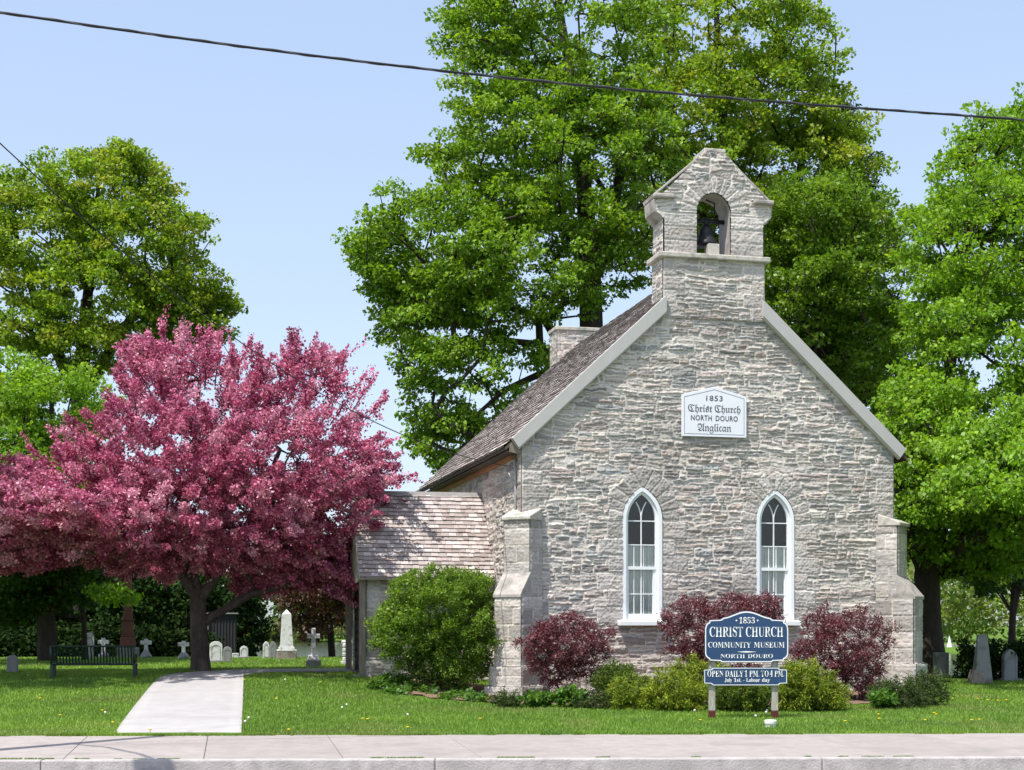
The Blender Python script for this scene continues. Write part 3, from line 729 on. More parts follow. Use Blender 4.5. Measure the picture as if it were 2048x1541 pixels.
# wall plaque on the gable: a thing of its own
pq = tag(empty('wall_plaque', CM @ Vector((4.327, -.045, 5.72)), TH), 'white plaque with a peaked top fixed high on the church gable', 'plaque')
hw = .751; zsr, zap = .905, 1.10
pent = [(-hw, 0), (hw, 0), (hw, zsr-.0), (0.0, zap), (-hw, zsr)]
b = MB(); b.prism(pent, -.045, .0); b.build('board', M['plaque'], pq, bevel=.006)
e = .055; ei = .062
def inset(q): return [(-hw+q, q), (hw-q, q), (hw-q, zsr-q*.8), (0, zap-q*1.1), (-hw+q, zsr-q*.8)]
b = MB(); b.ring(inset(e), inset(ei), -.048, -.044); b.build('border_line', M['ink'], pq)
text_part('lettering', '1853', -.19, .19, .79, .115, -.048, 'ink', pq, offset=.01, spacing=1.15)
text_part('lettering', black('Christ'), -.61, -.055, .545, .14, -.048, 'ink', pq, offset=.006)
text_part('lettering', black('Church'), .005, .61, .545, .14, -.048, 'ink', pq, offset=.006)
text_part('lettering', 'NORTH', -.545, -.06, .355, .115, -.048, 'ink', pq, offset=.012, spacing=1.1)
text_part('lettering', 'DOURO', .03, .545, .355, .115, -.048, 'ink', pq, offset=.012, spacing=1.1)
text_part('lettering', black('Anglican'), -.39, .39, .125, .15, -.048, 'ink', pq, offset=.006)

# ================================================================== BLUE SIGN
sx, sy = ground(1487, 1434)
sy = 25.7; sx = (1491-CU)/F*sy
sign = tag(empty('museum_sign', (sx, sy, tz(sx, sy)), .02), 'blue and white painted museum sign on two weathered posts', 'sign')
g0 = tz(sx, sy); Z = lambda v: CZ-(v-HV)/F*sy-g0; X = lambda u: (u-CU)/F*sy-sx
def outline_big(k=0):
    L_, R_, B_, S_ = X(1408), X(1575), Z(1325), Z(1239.5); T_ = Z(1222.5)
    w2 = (R_-L_)/2; mx = (L_+R_)/2; half = []
    # right half from bottom centre, anticlockwise
    half += [(.30*2*w2, B_), (.315*2*w2, B_+.020), (.445*2*w2-.0, B_+.030), (.45*2*w2, B_+.055)]
    half += [(w2-.035, B_+.075), (w2-.008, B_+.11), (w2, B_+.16), (w2, S_-.16), (w2-.012, S_-.10), (w2-.04, S_-.06), (.45*2*w2, S_-.045), (.445*2*w2, S_-.01), (.31*2*w2, S_-.0), (.29*2*w2, S_+.025)]
    for i in range(7):
        t = i/6; xx = .27*2*w2*(1-t); half.append((xx, S_+.035+(T_-S_-.035)*sm(t**.85)))
    half = [(x, z) for x, z in half]
    pts = [(mx+x, float(z)) for x, z in half]+[(mx-x, float(z)) for x, z in half[::-1][1:]]
    if k:
        cx = mx; cz = (B_+S_)/2; hh = (S_-B_)/2
        pts = [(cx+(x-cx)*(1-k/w2), cz+(z-cz)*(1-k/hh)) for x, z in pts]
    return pts
def outline_small(k=0):
    L_, R_, B_, T_ = X(1406.5)+k, X(1572.5)-k, Z(1371)+k, Z(1335.5)-k; c = .115; d = .028
    return [(L_+c+.03, B_), (R_-c-.03, B_), (R_-c, B_+d), (R_, B_+d+.005), (R_, T_-d-.005), (R_-c, T_-d), (R_-c-.03, T_), (L_+c+.03, T_), (L_+c, T_-d), (L_, T_-d-.005), (L_, B_+d+.005), (L_+c, B_+d)]
def board_sign(of, y0, y1, k):
    b = MB(); b.prism(of(0), y0, y1); o = b.build('sign_board', M['blue'], sign, bevel=.004)
    b = MB(); b.ring(of(.004), of(.004+k), y0-.003, y0+.004); b.build('border', M['signwhite'], o); return o
bb = board_sign(outline_big, -.09, -.05, .017); bs = board_sign(outline_small, -.088, -.05, .011)
YL = -.0925
def tx(s, u0, u1, vb, hpx, par, f=serif, off=-.006, sp=1): text_part('lettering', f(s), X(u0), X(u1), Z(vb), hpx/F*sy, YL, 'signwhite', par, offset=off, spacing=sp)
tx('1853', 1476.5, 1508, 1247.5, 11.5, bb)
for u in (1471, 1513.5):
    b = MB(); b.prism([(X(u)+.014*math.cos(t*.785), Z(1241.5)+.014*math.sin(t*.785)) for t in range(8)], YL-.001, YL+.002); b.build('dot', M['signwhite'], bb)
b = MB(); b.prism([(X(1472), Z(1304)), (X(1491), Z(1305.6)), (X(1512), Z(1304)), (X(1491), Z(1302.4))], YL-.001, YL+.002); b.build('flourish', M['signwhite'], bb)
tx('CHRIST', 1417.5, 1484, 1274, 19, bb); tx('CHURCH', 1490, 1564.5, 1274, 19, bb)
tx('COMMUNITY', 1414.5, 1500, 1295.5, 10.5, bb); tx('MUSEUM', 1506, 1567.5, 1295.5, 10.5, bb)
tx('NORTH', 1439, 1488, 1316.3, 7.6, bb, off=-.008); tx('DOURO', 1494, 1544, 1316.3, 7.6, bb, off=-.008)
tx('OPEN', 1413, 1445, 1353.5, 11.5, bs); tx('DAILY', 1448.5, 1485, 1353.5, 11.5, bs); tx('1 PM.', 1487.5, 1516.5, 1353.5, 11.5, bs); tx('TO', 1520, 1535.5, 1353.5, 11.5, bs); tx('4 PM.', 1538, 1566, 1353.5, 11.5, bs)
tx('July', 1447.5, 1462, 1363.8, 7.4, bs, off=.0); tx('1st.', 1466, 1481, 1363.8, 7.4, bs, off=.0); tx('-', 1484.5, 1487.5, 1363.3, 6.6, bs, off=-.02); tx('Labour', 1490.5, 1518, 1363.8, 7.4, bs, off=.0); tx('day', 1522, 1538, 1363.8, 7.4, bs, off=.0)
for u in (1423.5, 1549.5):
    b = MB(); x = X(u); b.box((x-.055, -.048, .128), (x+.055, .05, Z(1246)), top=.004); po = b.build('post', M['signpost'], sign, bevel=.008)
    b = MB(); b.box((x-.058, -.051, -.1), (x+.058, .053, .13)); b.build('painted_foot', M['maroon'], po, bevel=.008)

# white plastic cap in the grass
x, y = ground(1541, 1457)
pc = tag(empty('pipe_cap', (x, y, tz(x, y))), 'short white capped pipe standing in the grass before the sign', 'pipe')
b = MB(); b.lathe([(.078, -.1), (.082, .09), (.05, .1)], 20); b.build('pipe', M['pvc'], pc, smooth=False)
b = MB(); b.lathe([(.095, .075), (.097, .115), (.085, .13), (.02, .135)], 20); b.build('cap', M['pvc'], pc)

# ================================================================== FOLIAGE ENGINE
def leaf_quads(C, D, size, aspect, rs, upb=.5, fold=.25):
    """C centres, D preferred leaf direction; returns verts, faces (rhombus leaves)"""
    n = len(C); d = D+rs.normal(0, .6, (n, 3)); d /= np.linalg.norm(d, axis=1)[:, None]+1e-9
    nr = rs.normal(0, 1, (n, 3))+np.array((0, 0, 1))*upb*2; s = np.cross(d, nr); s /= np.linalg.norm(s, axis=1)[:, None]+1e-9
    nn = np.cross(s, d); sz = size*rs.uniform(.45, 1.4, n)[:, None]
    a = C-d*sz*.5; t = C+d*sz*.5; l = C-s*sz*aspect*.5+nn*sz*fold*.5; r = C+s*sz*aspect*.5+nn*sz*fold*.5
    V = np.stack([a, r, t, l], 1).reshape(-1, 3); Fc = np.arange(n*4).reshape(-1, 4)
    return V, Fc
def skeleton(trunks, tips, rs, bend=.12):
    """trunks: list of polylines [(p, r)...]; tips: Nx3. Returns edges (p0, p1, r0, r1)"""
    nodes = []; par = []; fixed = []
    for tr in trunks:
        pv = tr[0]; prev = pv if isinstance(pv, int) else -1
        for (p, r) in (tr[1:] if isinstance(pv, int) else tr):
            nodes.append(np.array(p, float)); par.append(prev); fixed.append(r); prev = len(nodes)-1
    nf = len(nodes); base = nodes[0]
    P = np.array(nodes); order = np.argsort([np.min(np.linalg.norm(P-t, axis=1)) for t in tips])
    cap = nf+len(tips)*5+5; A = np.zeros((cap, 3)); A[:nf] = P; par = par+[0]*(cap-nf); m_ = nf
    first_ok = np.zeros(cap, bool); first_ok[:nf] = True
    lowz = P[:, 2].min()+.25*(P[:, 2].max()-P[:, 2].min())
    for i in order:
        t = tips[i]; v = t-A[:m_]; dist = np.linalg.norm(v, axis=1)
        cost = dist+1.3*np.maximum(A[:m_, 2]-(t[2]-.25*dist), 0)
        if nf > 2: cost[0] += 1e3
        j = int(np.argmin(cost)); L_ = dist[j]; k = int(min(4, max(1, L_/1.2)))
        prev = j; p0 = A[j]; sag = np.array((0, 0, -1))*L_*.06+rs.normal(0, bend*L_*.4, 3)
        for q in range(1, k+1):
            s = q/k; A[m_] = p0+(t-p0)*s+sag*4*s*(1-s)*.5; par[m_] = prev; prev = m_; m_ += 1
    cnt = np.zeros(m_); isleaf = np.ones(m_, bool)
    for i in range(m_):
        if par[i] >= 0: isleaf[par[i]] = False
    cnt[isleaf] = 1
    for i in range(m_-1, -1, -1):
        if par[i] >= 0: cnt[par[i]] += cnt[i]
    return A[:m_], np.array(par[:m_]), cnt, fixed
def tubes_np(A, par, R, seg=6):
    idx = np.where(par >= 0)[0]; p1 = A[idx]; p0 = A[par[idx]]; r1 = R[idx]; r0 = np.minimum(R[par[idx]], r1*1.6)
    d = p1-p0; L_ = np.linalg.norm(d, axis=1)[:, None]+1e-9; d = d/L_
    ref = np.where(np.abs(d[:, 2:3]) > .9, np.array([[1., 0, 0]]), np.array([[0, 0, 1.]])); a = np.cross(d, ref); a /= np.linalg.norm(a, axis=1)[:, None]; b_ = np.cross(d, a)
    th = np.arange(seg)*2*np.pi/seg; ring = a[:, None]*np.cos(th)[None, :, None]+b_[:, None]*np.sin(th)[None, :, None]
    V0 = p0[:, None]-d[:, None]*r0[:, None, None]*.3+ring*r0[:, None, None]; V1 = p1[:, None]+ring*r1[:, None, None]
    V = np.concatenate([V0, V1], 1).reshape(-1, 3); base = (np.arange(len(idx))*2*seg)[:, None]; k = np.arange(seg); j = (k+1) % seg
    Fc = np.stack([base+k, base+j, base+seg+j, base+seg+k], -1).reshape(-1, 4); return V, Fc
def sample_blobs(blobs, rs, shell=.5):
    pts = []; out = []
    for (c, r, n) in blobs:
        c = np.array(c, float); r = np.array(r, float)
        v = rs.normal(0, 1, (n, 3)); v /= np.linalg.norm(v, axis=1)[:, None]
        rad = (shell+(1-shell)*rs.uniform(0, 1, n)**.6)[:, None]
        lump = 1+.16*np.sin(v[:, :1]*5+c[0])*np.cos(v[:, 2:]*6+c[2])+rs.normal(0, .06, (n, 1))
        pts.append(c+v*r*rad*lump)
    return np.concatenate(pts)
def tree(name, label, cat, trunks, blobs, per, clump, leaf, cols, seed, mat='leaf', bark='bark', group=None, aspect=.75, flat=.55, shell=.5,
         rt=None, elong=0., mult=(.62, 1.38), upb=.5, part='crown', twig=.010, droop=.0, trunk_name='trunk', rough_out=0., root=None):
    rs = np.random.RandomState(seed)
    base = trunks[0][0][0]
    root = root or tag(empty(name, base), label, cat, group)
    tips = sample_blobs(blobs, rs, shell)
    ctr = np.array([trunks[0][-1][0][0], trunks[0][-1][0][1], base[2]+.45*(tips[:, 2].max()-base[2])])
    A, par, cnt, fixed = skeleton(trunks, tips, rs)
    rt = rt or trunks[0][0][1]
    R = np.maximum(rt*.9*(cnt/cnt.max())**.52, twig)
    for i, r in enumerate(fixed): R[i] = r
    V, Fc = tubes_np(A, par, R, 7); V = V-np.array(base)
    mesh_np(trunk_name, V, Fc, M[bark], root, smooth=True)
    n = len(tips); od = tips-ctr; od /= np.linalg.norm(od, axis=1)[:, None]+1e-9; od = od+np.array((0, 0, .15-droop)); od /= np.linalg.norm(od, axis=1)[:, None]
    sizec = rs.uniform(.6, 1.35, n); cntl = (per*sizec**2).astype(int)+3; ids = np.repeat(np.arange(n), cntl); N_ = len(ids)
    g = rs.normal(0, 1, (N_, 3)); g /= np.linalg.norm(g, axis=1)[:, None]; g *= rs.uniform(0, 1, N_)[:, None]**.45
    off = g*clump*sizec[ids][:, None]*np.array((1, 1, flat))
    if elong: off = off*(1-.25*elong)+od[ids]*(rs.uniform(-.6, 1.0, N_)*clump*elong*sizec[ids])[:, None]
    C = tips[ids]+off
    V, Fc = leaf_quads(C, od[ids]*.6+g*.5-np.array((0, 0, .2+droop)), leaf, aspect, rs, upb)
    cols = np.array(cols); w = rs.randint(0, len(cols), n)
    cc = cols[w][ids]*.55+cols[rs.randint(0, len(cols), N_)]*.45
    cc = cc*rs.uniform(mult[0], mult[1], N_)[:, None]
    cc = np.repeat(cc, 4, 0)
    mesh_np(part, V-np.array(base), Fc, M[mat], root, np.clip(cc, .002, .95))
    return root
def P(u, v, Y): return tuple(at(u, v, Y))
def blob(u, v, Y, ru, rv, ry, n): s = Y/F; return (P(u, v, Y), (ru*s, ry, rv*s), n)
def trunk_pts(u, v, Y, *rest):
    """rest: (u, v, Y, radius)"""
    return [(P(a, b_, c), r) for a, b_, c, r in rest]

MAPLE = [(.155, .285, .02), (.19, .33, .025), (.115, .225, .018), (.23, .36, .035)]
MAPLED2 = [(.17, .33, .02), (.21, .38, .025), (.12, .25, .018), (.25, .40, .035)]
MAPLEY = [(.28, .37, .035), (.34, .37, .05), (.21, .33, .028), (.30, .30, .055)]
MAPLED = [(.035, .09, .014), (.05, .12, .017), (.028, .075, .012)]
# A: tall maple behind the nave
tree('maple_tree', 'tallest green maple directly behind the left roof slope, thick dark trunk', 'tree',
     [[(P(1190, 1240, 58), .58), (P(1186, 800, 58), .5), (P(1180, 560, 58), .44), (P(1170, 400, 58), .33), (P(1150, 200, 58), .24), (P(1120, 30, 58), .15), (P(1110, -80, 58), .09)],
      [2, (P(1212, 500, 59), .24), (P(1240, 350, 59), .2), (P(1260, 150, 60), .12)],
      [1, (P(1090, 640, 57), .16), (P(980, 600, 56), .11), (P(880, 560, 55), .07)],
      [1, (P(1080, 690, 57), .15), (P(1000, 680, 56), .1), (P(900, 700, 55), .07)],
      [1, (P(1110, 735, 57), .15), (P(1010, 780, 56), .11), (P(930, 850, 55), .06)]],
     [blob(1100, 60, 58, 235, 170, 4.2, 260), blob(1040, 290, 57, 200, 160, 4, 200), blob(1180, 340, 56, 230, 190, 4, 250), blob(880, 500, 56, 165, 150, 3.4, 190),
      blob(1040, 530, 55, 200, 140, 3.5, 190), blob(860, 650, 56, 120, 100, 2.6, 80), blob(960, 770, 56, 180, 115, 3, 120), blob(900, 880, 56, 85, 65, 2, 50), blob(770, 520, 56, 62, 90, 2, 45), blob(960, 60, 57, 105, 60, 2.5, 60),
      blob(790, 590, 56, 50, 50, 1.5, 22), blob(1230, 520, 60, 70, 90, 2, 35)],
     88, .56, .16, MAPLE, 21, rt=.5, flat=.5, droop=.25)
# B: yellow green maple behind the bellcote
tree('maple_tree', 'yellowish green maple rising right behind the bell gable', 'tree',
     [[(P(1480, 1240, 64), .5), (P(1470, 700, 64), .42), (P(1450, 420, 64), .32), (P(1440, 150, 64), .2), (P(1430, -20, 64), .1)],
      [1, (P(1560, 480, 64), .2), (P(1610, 300, 64), .14), (P(1630, 150, 64), .08)],
      [1, (P(1400, 420, 63), .2), (P(1340, 200, 63), .14), (P(1330, 40, 63), .08)]],
     [blob(1450, 60, 63, 215, 130, 4, 230), blob(1380, 250, 61, 170, 130, 3.6, 170), blob(1560, 200, 63, 150, 110, 3.5, 150), blob(1600, 330, 63, 150, 90, 3.4, 120), blob(1340, 400, 62, 120, 120, 3, 100),
      blob(1540, 480, 62, 150, 110, 3.4, 130), blob(1640, 250, 63, 110, 50, 2.4, 50), blob(1430, 520, 66, 160, 130, 3, 90)],
     84, .58, .165, MAPLEY[:3]+MAPLE[:4], 22, rt=.4, flat=.5, droop=.2)
# C: darker tree behind right roof slope + conifer
tree('maple_tree', 'mid green maple standing between the bell gable and the big right maple', 'tree',
     [[(P(1650, 1240, 58), .45), (P(1640, 700, 58), .36), (P(1630, 450, 58), .2), (P(1625, 380, 58), .1)]],
     [blob(1640, 440, 57, 140, 90, 3.2, 150), blob(1690, 570, 57, 130, 110, 3.2, 160), blob(1600, 600, 57, 100, 110, 3, 120), blob(1720, 720, 58, 120, 110, 3, 130), blob(1610, 760, 59, 90, 100, 3, 90), blob(1790, 480, 60, 60, 60, 2, 35)],
     86, .56, .16, [(.15, .27, .02), (.19, .30, .03), (.10, .20, .018)], 23, rt=.35, flat=.5, droop=.2)
tree('spruce_tree', 'dark spruce partly hidden between the maples behind the right roof slope', 'tree',
     [[(P(1700, 1240, 66), .4), (P(1698, 600, 66), .28), (P(1694, 250, 66), .05)]],
     [blob(1694, 260, 66, 28, 60, .8, 30), blob(1694, 360, 66, 60, 80, 1.6, 90), blob(1696, 500, 66, 90, 110, 2.4, 160), blob(1698, 680, 66, 120, 130, 3, 200), blob(1600, 720, 68, 130, 150, 3, 140), blob(1760, 800, 67, 120, 150, 3, 150)],
     60, .5, .2, [(.018, .042, .016), (.025, .05, .018), (.035, .055, .02)], 24, mat='needle', aspect=.35, flat=.35, droop=.5, twig=.015)
# D: big right maples
tree('maple_tree', 'large bright green maple close beside the right end of the church', 'tree',
     [[(P(1862, 1347, 40), .46), (P(1856, 1260, 40), .36), (P(1852, 1150, 40), .34), (P(1860, 1000, 40), .26), (P(1890, 800, 40.5), .2), (P(1930, 500, 41), .12), (P(1950, 300, 41), .06)],
      [2, (P(1915, 1080, 40), .17), (P(1990, 950, 40), .12), (P(2060, 800, 40), .08)],
      [2, (P(1815, 1080, 39), .13), (P(1790, 950, 39), .09)]],
     [blob(1990, 330, 42, 115, 120, 3, 130), blob(1990, 500, 40, 175, 150, 3.5, 250), blob(1990, 960, 33.2, 120, 60, 2.4, 90), blob(2090, 1040, 34, 90, 60, 2.4, 60), blob(2110, 420, 41, 130, 180, 3.2, 120), blob(1900, 620, 40, 90, 90, 2.2, 80), blob(1990, 700, 39, 170, 120, 3.2, 170), blob(1850, 830, 38.5, 105, 85, 2.3, 110),
      blob(1930, 950, 36.8, 160, 110, 3.6, 220), blob(2080, 900, 36, 120, 130, 4, 170), blob(1815, 1000, 41, 60, 120, 2, 60), blob(1905, 1080, 39.5, 95, 70, 2.6, 100), blob(2010, 1090, 39.5, 120, 65, 2.6, 110), blob(2120, 1000, 35.5, 120, 120, 4, 110), blob(2000, 930, 36, 110, 90, 3.4, 90), blob(1880, 430, 41, 50, 60, 1.4, 26), blob(2240, 700, 40, 120, 400, 4, 150)],
     80, .42, .12, MAPLED2, 25, rt=.36, flat=.5, droop=.25)
tree('slender_tree', 'thin trunked young maple behind the pointed gravestone at far right', 'tree',
     [[(P(2022, 1325, 44), .12), (P(2025, 1230, 44), .1), (P(2030, 1140, 44), .08), (P(2040, 1060, 44), .04)]],
     [blob(2010, 1150, 45, 110, 45, 2, 60), blob(2100, 1120, 45, 80, 60, 2, 40)], 50, .42, .15, MAPLED+MAPLE[:1], 26, flat=.45)
# E: yellowish maple, left distance
tree('maple_tree', 'yellow green maple behind the pink crabapple at upper left', 'tree',
     [[(P(150, 1230, 62), .45), (P(160, 800, 62), .36), (P(175, 600, 62), .26), (P(190, 450, 62), .14), (P(200, 340, 62), .07)],
      [1, (P(85, 640, 62), .2), (P(45, 520, 62), .14), (P(20, 420, 62), .08)],
      [1, (P(260, 640, 61), .18), (P(340, 560, 61), .1), (P(420, 600, 61), .06)]],
     [blob(210, 385, 61, 130, 80, 3.2, 130), blob(250, 325, 61, 45, 30, 1.5, 26), blob(90, 480, 61, 130, 110, 3.4, 140), blob(300, 490, 60, 120, 95, 3, 130), blob(200, 600, 60, 170, 95, 3.5, 140), blob(370, 620, 61, 110, 75, 2.6, 110), blob(430, 610, 61, 45, 35, 1.4, 22),
      blob(30, 380, 61, 45, 40, 1.4, 24), blob(-60, 520, 61, 110, 140, 3, 90), blob(60, 650, 60, 90, 60, 2.5, 60), blob(190, 700, 60, 150, 50, 2.5, 60)],
     92, .58, .155, MAPLEY[:3]+MAPLE[:3], 27, rt=.36, flat=.5, droop=.15)
# F: bright green tree left, behind the crabapple
tree('maple_tree', 'bright green low maple behind the left side of the pink crabapple', 'tree',
     [[(P(95, 1318, 45), .3), (P(92, 1200, 45), .26), (P(90, 1050, 45), .2), (P(100, 900, 45), .12), (P(105, 780, 45), .06)],
      [1, (P(160, 1120, 44), .1), (P(205, 1140, 43.5), .06), (P(245, 1180, 43), .03)]],
     [blob(110, 820, 45, 125, 85, 3.4, 160), blob(20, 760, 46, 80, 50, 2.4, 60), blob(0, 880, 45, 110, 110, 4, 150), blob(60, 960, 43.5, 170, 110, 4.5, 210), blob(120, 1040, 43, 130, 60, 3.5, 110), blob(60, 1060, 42.5, 170, 50, 2.8, 150), blob(-110, 1000, 42, 110, 220, 4.5, 150), blob(235, 1195, 43, 32, 20, .8, 12)],
     80, .46, .12, MAPLED2, 28, rt=.24, flat=.5, droop=.2)
tree('maple_tree', 'unseen maple added just outside the left frame edge to shade the lawn', 'tree',
     [[((-15.0, 30.3, .3), .3), ((-15.0, 30.3, 3), .24), ((-14.9, 30.4, 6), .14), ((-14.8, 30.4, 9), .06)]],  # unseen tree, added so its crown shades the bench and left lawn
     [((-14.9, 30.3, 6.4), (4.1, 3.5, 2.4), 330)], 64, .42, .14, MAPLE, 281, rt=.24, flat=.5, droop=.2)
tree('shade_toned_foliage', 'low maple foliage, its shade painted as dark green, under the left edge of the pink crabapple', 'tree',
     [[(P(170, 1318, 46), .1), (P(168, 1240, 46), .08), (P(160, 1170, 46), .05)]],  # low foliage of the left maple; its shade is painted into darker leaves
     [blob(110, 1170, 45.5, 115, 55, 1.8, 120), blob(10, 1185, 45.5, 100, 65, 1.8, 100)], 70, .42, .13, [(.045, .105, .012), (.06, .13, .016), (.03, .075, .010)], 282, rt=.08, flat=.5, droop=.2)
# copper tree by the obelisk
tree('copper_plum_tree', 'small copper purple leaved tree behind the pale obelisk', 'tree',
     [[(P(664, 1312, 52), .13), (P(660, 1240, 52), .11), (P(650, 1170, 52), .08), (P(640, 1080, 52), .04)]],
     [blob(640, 1180, 51, 75, 60, 2, 110), blob(610, 1120, 52, 80, 70, 2, 100), blob(690, 1200, 51, 40, 55, 1.4, 50), blob(610, 1250, 51, 50, 26, 1.2, 30)],
     60, .38, .12, [(.09, .025, .022), (.12, .04, .028), (.06, .03, .02), (.08, .09, .02)], 29, mat='purple', flat=.6)
# shrubs and trees closing the view on the left side of the graveyard (each its own thing)
k = 0
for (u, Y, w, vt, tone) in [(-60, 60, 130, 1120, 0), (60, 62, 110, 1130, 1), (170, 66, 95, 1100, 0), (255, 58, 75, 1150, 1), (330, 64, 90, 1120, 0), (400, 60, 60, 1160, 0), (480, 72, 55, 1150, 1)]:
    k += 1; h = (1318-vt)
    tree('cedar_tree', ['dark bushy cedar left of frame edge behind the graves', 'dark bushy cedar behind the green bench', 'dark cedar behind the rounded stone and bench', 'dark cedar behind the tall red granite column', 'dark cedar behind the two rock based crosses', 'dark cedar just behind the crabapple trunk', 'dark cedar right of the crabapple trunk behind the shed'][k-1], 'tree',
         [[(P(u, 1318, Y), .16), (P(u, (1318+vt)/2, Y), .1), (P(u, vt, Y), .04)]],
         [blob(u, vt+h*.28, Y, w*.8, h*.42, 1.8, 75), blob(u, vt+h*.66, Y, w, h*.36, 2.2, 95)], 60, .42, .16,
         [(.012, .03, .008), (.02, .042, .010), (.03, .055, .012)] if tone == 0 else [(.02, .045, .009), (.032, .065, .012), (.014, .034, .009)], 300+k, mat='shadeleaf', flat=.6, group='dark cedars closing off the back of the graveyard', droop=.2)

# crabapple: the main blossom tree
CX, CY = ground(403, 1344); cz0 = tz(CX, CY)
Yc = CY
def pc_(u, v, dy=0): return P(u, v, Yc+dy)
BL_ = [(.50, .12, .23), (.62, .19, .31), (.76, .34, .46), (.30, .045, .115), (.52, .13, .24), (.82, .47, .57), (.20, .03, .075), (.64, .23, .35), (.40, .08, .17)]
def cb(u, v, dy, ru, rv, ry, n): s = Yc/F; return (pc_(u, v, dy), (ru*s, ry, rv*s), n)
blobs_ = [cb(400, 800, 0, 160, 140, 1.9, 190), cb(330, 900, -1.6, 190, 110, 2.4, 250), cb(150, 985, -1.8, 175, 85, 2.4, 230), cb(560, 930, -1.4, 190, 110, 2.6, 280), cb(430, 1010, -1.2, 250, 100, 2.8, 380),
          cb(670, 1010, 0, 120, 100, 2.0, 130), cb(90, 1060, -1.6, 140, 62, 2.0, 140), cb(600, 780, .2, 110, 95, 1.5, 90), cb(660, 1110, .6, 95, 60, 1.8, 70), cb(290, 1060, -2.0, 160, 70, 2.0, 130), cb(-40, 1040, -1, 80, 70, 2, 60),
          cb(480, 1100, .3, 180, 50, 3, 110), cb(740, 930, 0, 55, 50, 1, 30), cb(60, 1010, -4.6, 120, 42, 1.7, 120), cb(200, 1020, -4.0, 100, 36, 1.5, 90), cb(-80, 1010, -5, 90, 50, 1.6, 60), cb(60, 1060, -1.8, 130, 55, 1.8, 120), cb(200, 1095, -.8, 120, 36, 1.6, 90), cb(-90, 1010, -2.6, 90, 70, 2.0, 60), cb(560, 1110, .8, 150, 40, 2.2, 130), cb(330, 1120, .4, 120, 34, 2, 90), cb(470, 1080, .6, 220, 60, 2.4, 160), cb(630, 1150, .9, 100, 36, 1.5, 80), cb(690, 1160, .3, 40, 45, 1.0, 36), cb(50, 1110, -1.6, 110, 34, 1.5, 90), cb(540, 1165, 1.4, 90, 26, 1.2, 50), cb(300, 760, .3, 70, 70, 1.3, 60)]
crab = tree('crabapple_tree', 'wide crabapple tree covered in deep pink blossom beside the path', 'tree',
     [[((CX, CY, cz0-.1), .27), (pc_(401, 1310), .225), (pc_(398, 1250), .21), (pc_(396, 1200), .19), (pc_(380, 1130), .13), (pc_(370, 1020), .1), (pc_(390, 880), .07), (pc_(400, 760), .04)],
      [3, (pc_(425, 1165), .11), (pc_(470, 1100), .1), (pc_(520, 1000), .08), (pc_(560, 900), .05)],
      [2, (pc_(440, 1225, .2), .10), (pc_(500, 1190, .4), .09), (pc_(590, 1165, .6), .07), (pc_(670, 1110, .6), .04)],
      [3, (pc_(350, 1130, -.5), .09), (pc_(270, 1080, -.8), .07), (pc_(170, 1050, -1), .05)]],
     blobs_, 112, .185, .062, BL_, 31, mat='blossom', bark='crabbark', aspect=.9, flat=.85, elong=.9, rt=.2, shell=.42, upb=.2, twig=.008, mult=(.6, 1.35))
# long blossoming shoots on the outline
rs = np.random.RandomState(77); V_, A_l = [], []
shoots = [(395, 650, 400, 760), (350, 660, 370, 780), (290, 660, 340, 790), (245, 690, 310, 800), (440, 655, 430, 770), (470, 690, 450, 800), (500, 680, 510, 800), (525, 685, 530, 790), (570, 690, 585, 800), (600, 700, 610, 810), (640, 665, 615, 790),
          (690, 690, 650, 800), (700, 705, 660, 830), (725, 750, 660, 850), (755, 745, 680, 860), (770, 795, 700, 870), (730, 830, 660, 880), (240, 720, 300, 840), (90, 850, 150, 950), (60, 890, 130, 970), (20, 950, 90, 1020), (130, 850, 200, 940),
          (0, 980, 70, 1030), (-20, 1000, 60, 1060), (200, 830, 240, 900), (320, 650, 350, 760), (415, 680, 410, 780), (830, 950, 740, 960), (800, 930, 720, 940), (790, 880, 710, 920), (670, 760, 640, 860), (555, 730, 560, 830)]
tw = MB(); cs = []; ds = []
for (u1, v1, u0, v0) in shoots:
    p0 = np.array(pc_(u0, v0, rs.uniform(-1, .6))); p1 = np.array(pc_(u1+rs.uniform(-8, 8), v1, rs.uniform(-1.2, .8))); tw.tube([p0-np.array((CX, CY, cz0-.1)), p1-np.array((CX, CY, cz0-.1))], [.018, .006], 5)
    n = 260; t = rs.uniform(0, 1, n); q = p0+(p1-p0)*t[:, None]+rs.normal(0, 1, (n, 3))*(.10*(1.25-t))[:, None]; cs.append(q); ds.append(np.tile((p1-p0)/np.linalg.norm(p1-p0), (n, 1)))
    for s in range(3):
        tt = rs.uniform(.2, .85); b0 = p0+(p1-p0)*tt; dd = (p1-p0)*.28+rs.normal(0, .16, 3); n = 55; t = rs.uniform(0, 1, n)
        cs.append(b0+dd*t[:, None]+rs.normal(0, .035, (n, 3))); ds.append(np.tile(dd, (n, 1)))
cs = np.concatenate(cs); ds = np.concatenate(ds); V, Fc = leaf_quads(cs, ds, .06, .9, rs, .2)
bc = 1.1*np.array(BL_)[rs.randint(0, len(BL_), len(cs))]*rs.uniform(.75, 1.3, len(cs))[:, None]
mesh_np('blossom_shoots', V-np.array((CX, CY, cz0-.1)), Fc, M['blossom'], crab, np.clip(np.repeat(bc, 4, 0), 0, .9))
tw.build('twigs', M['crabbark'], crab)

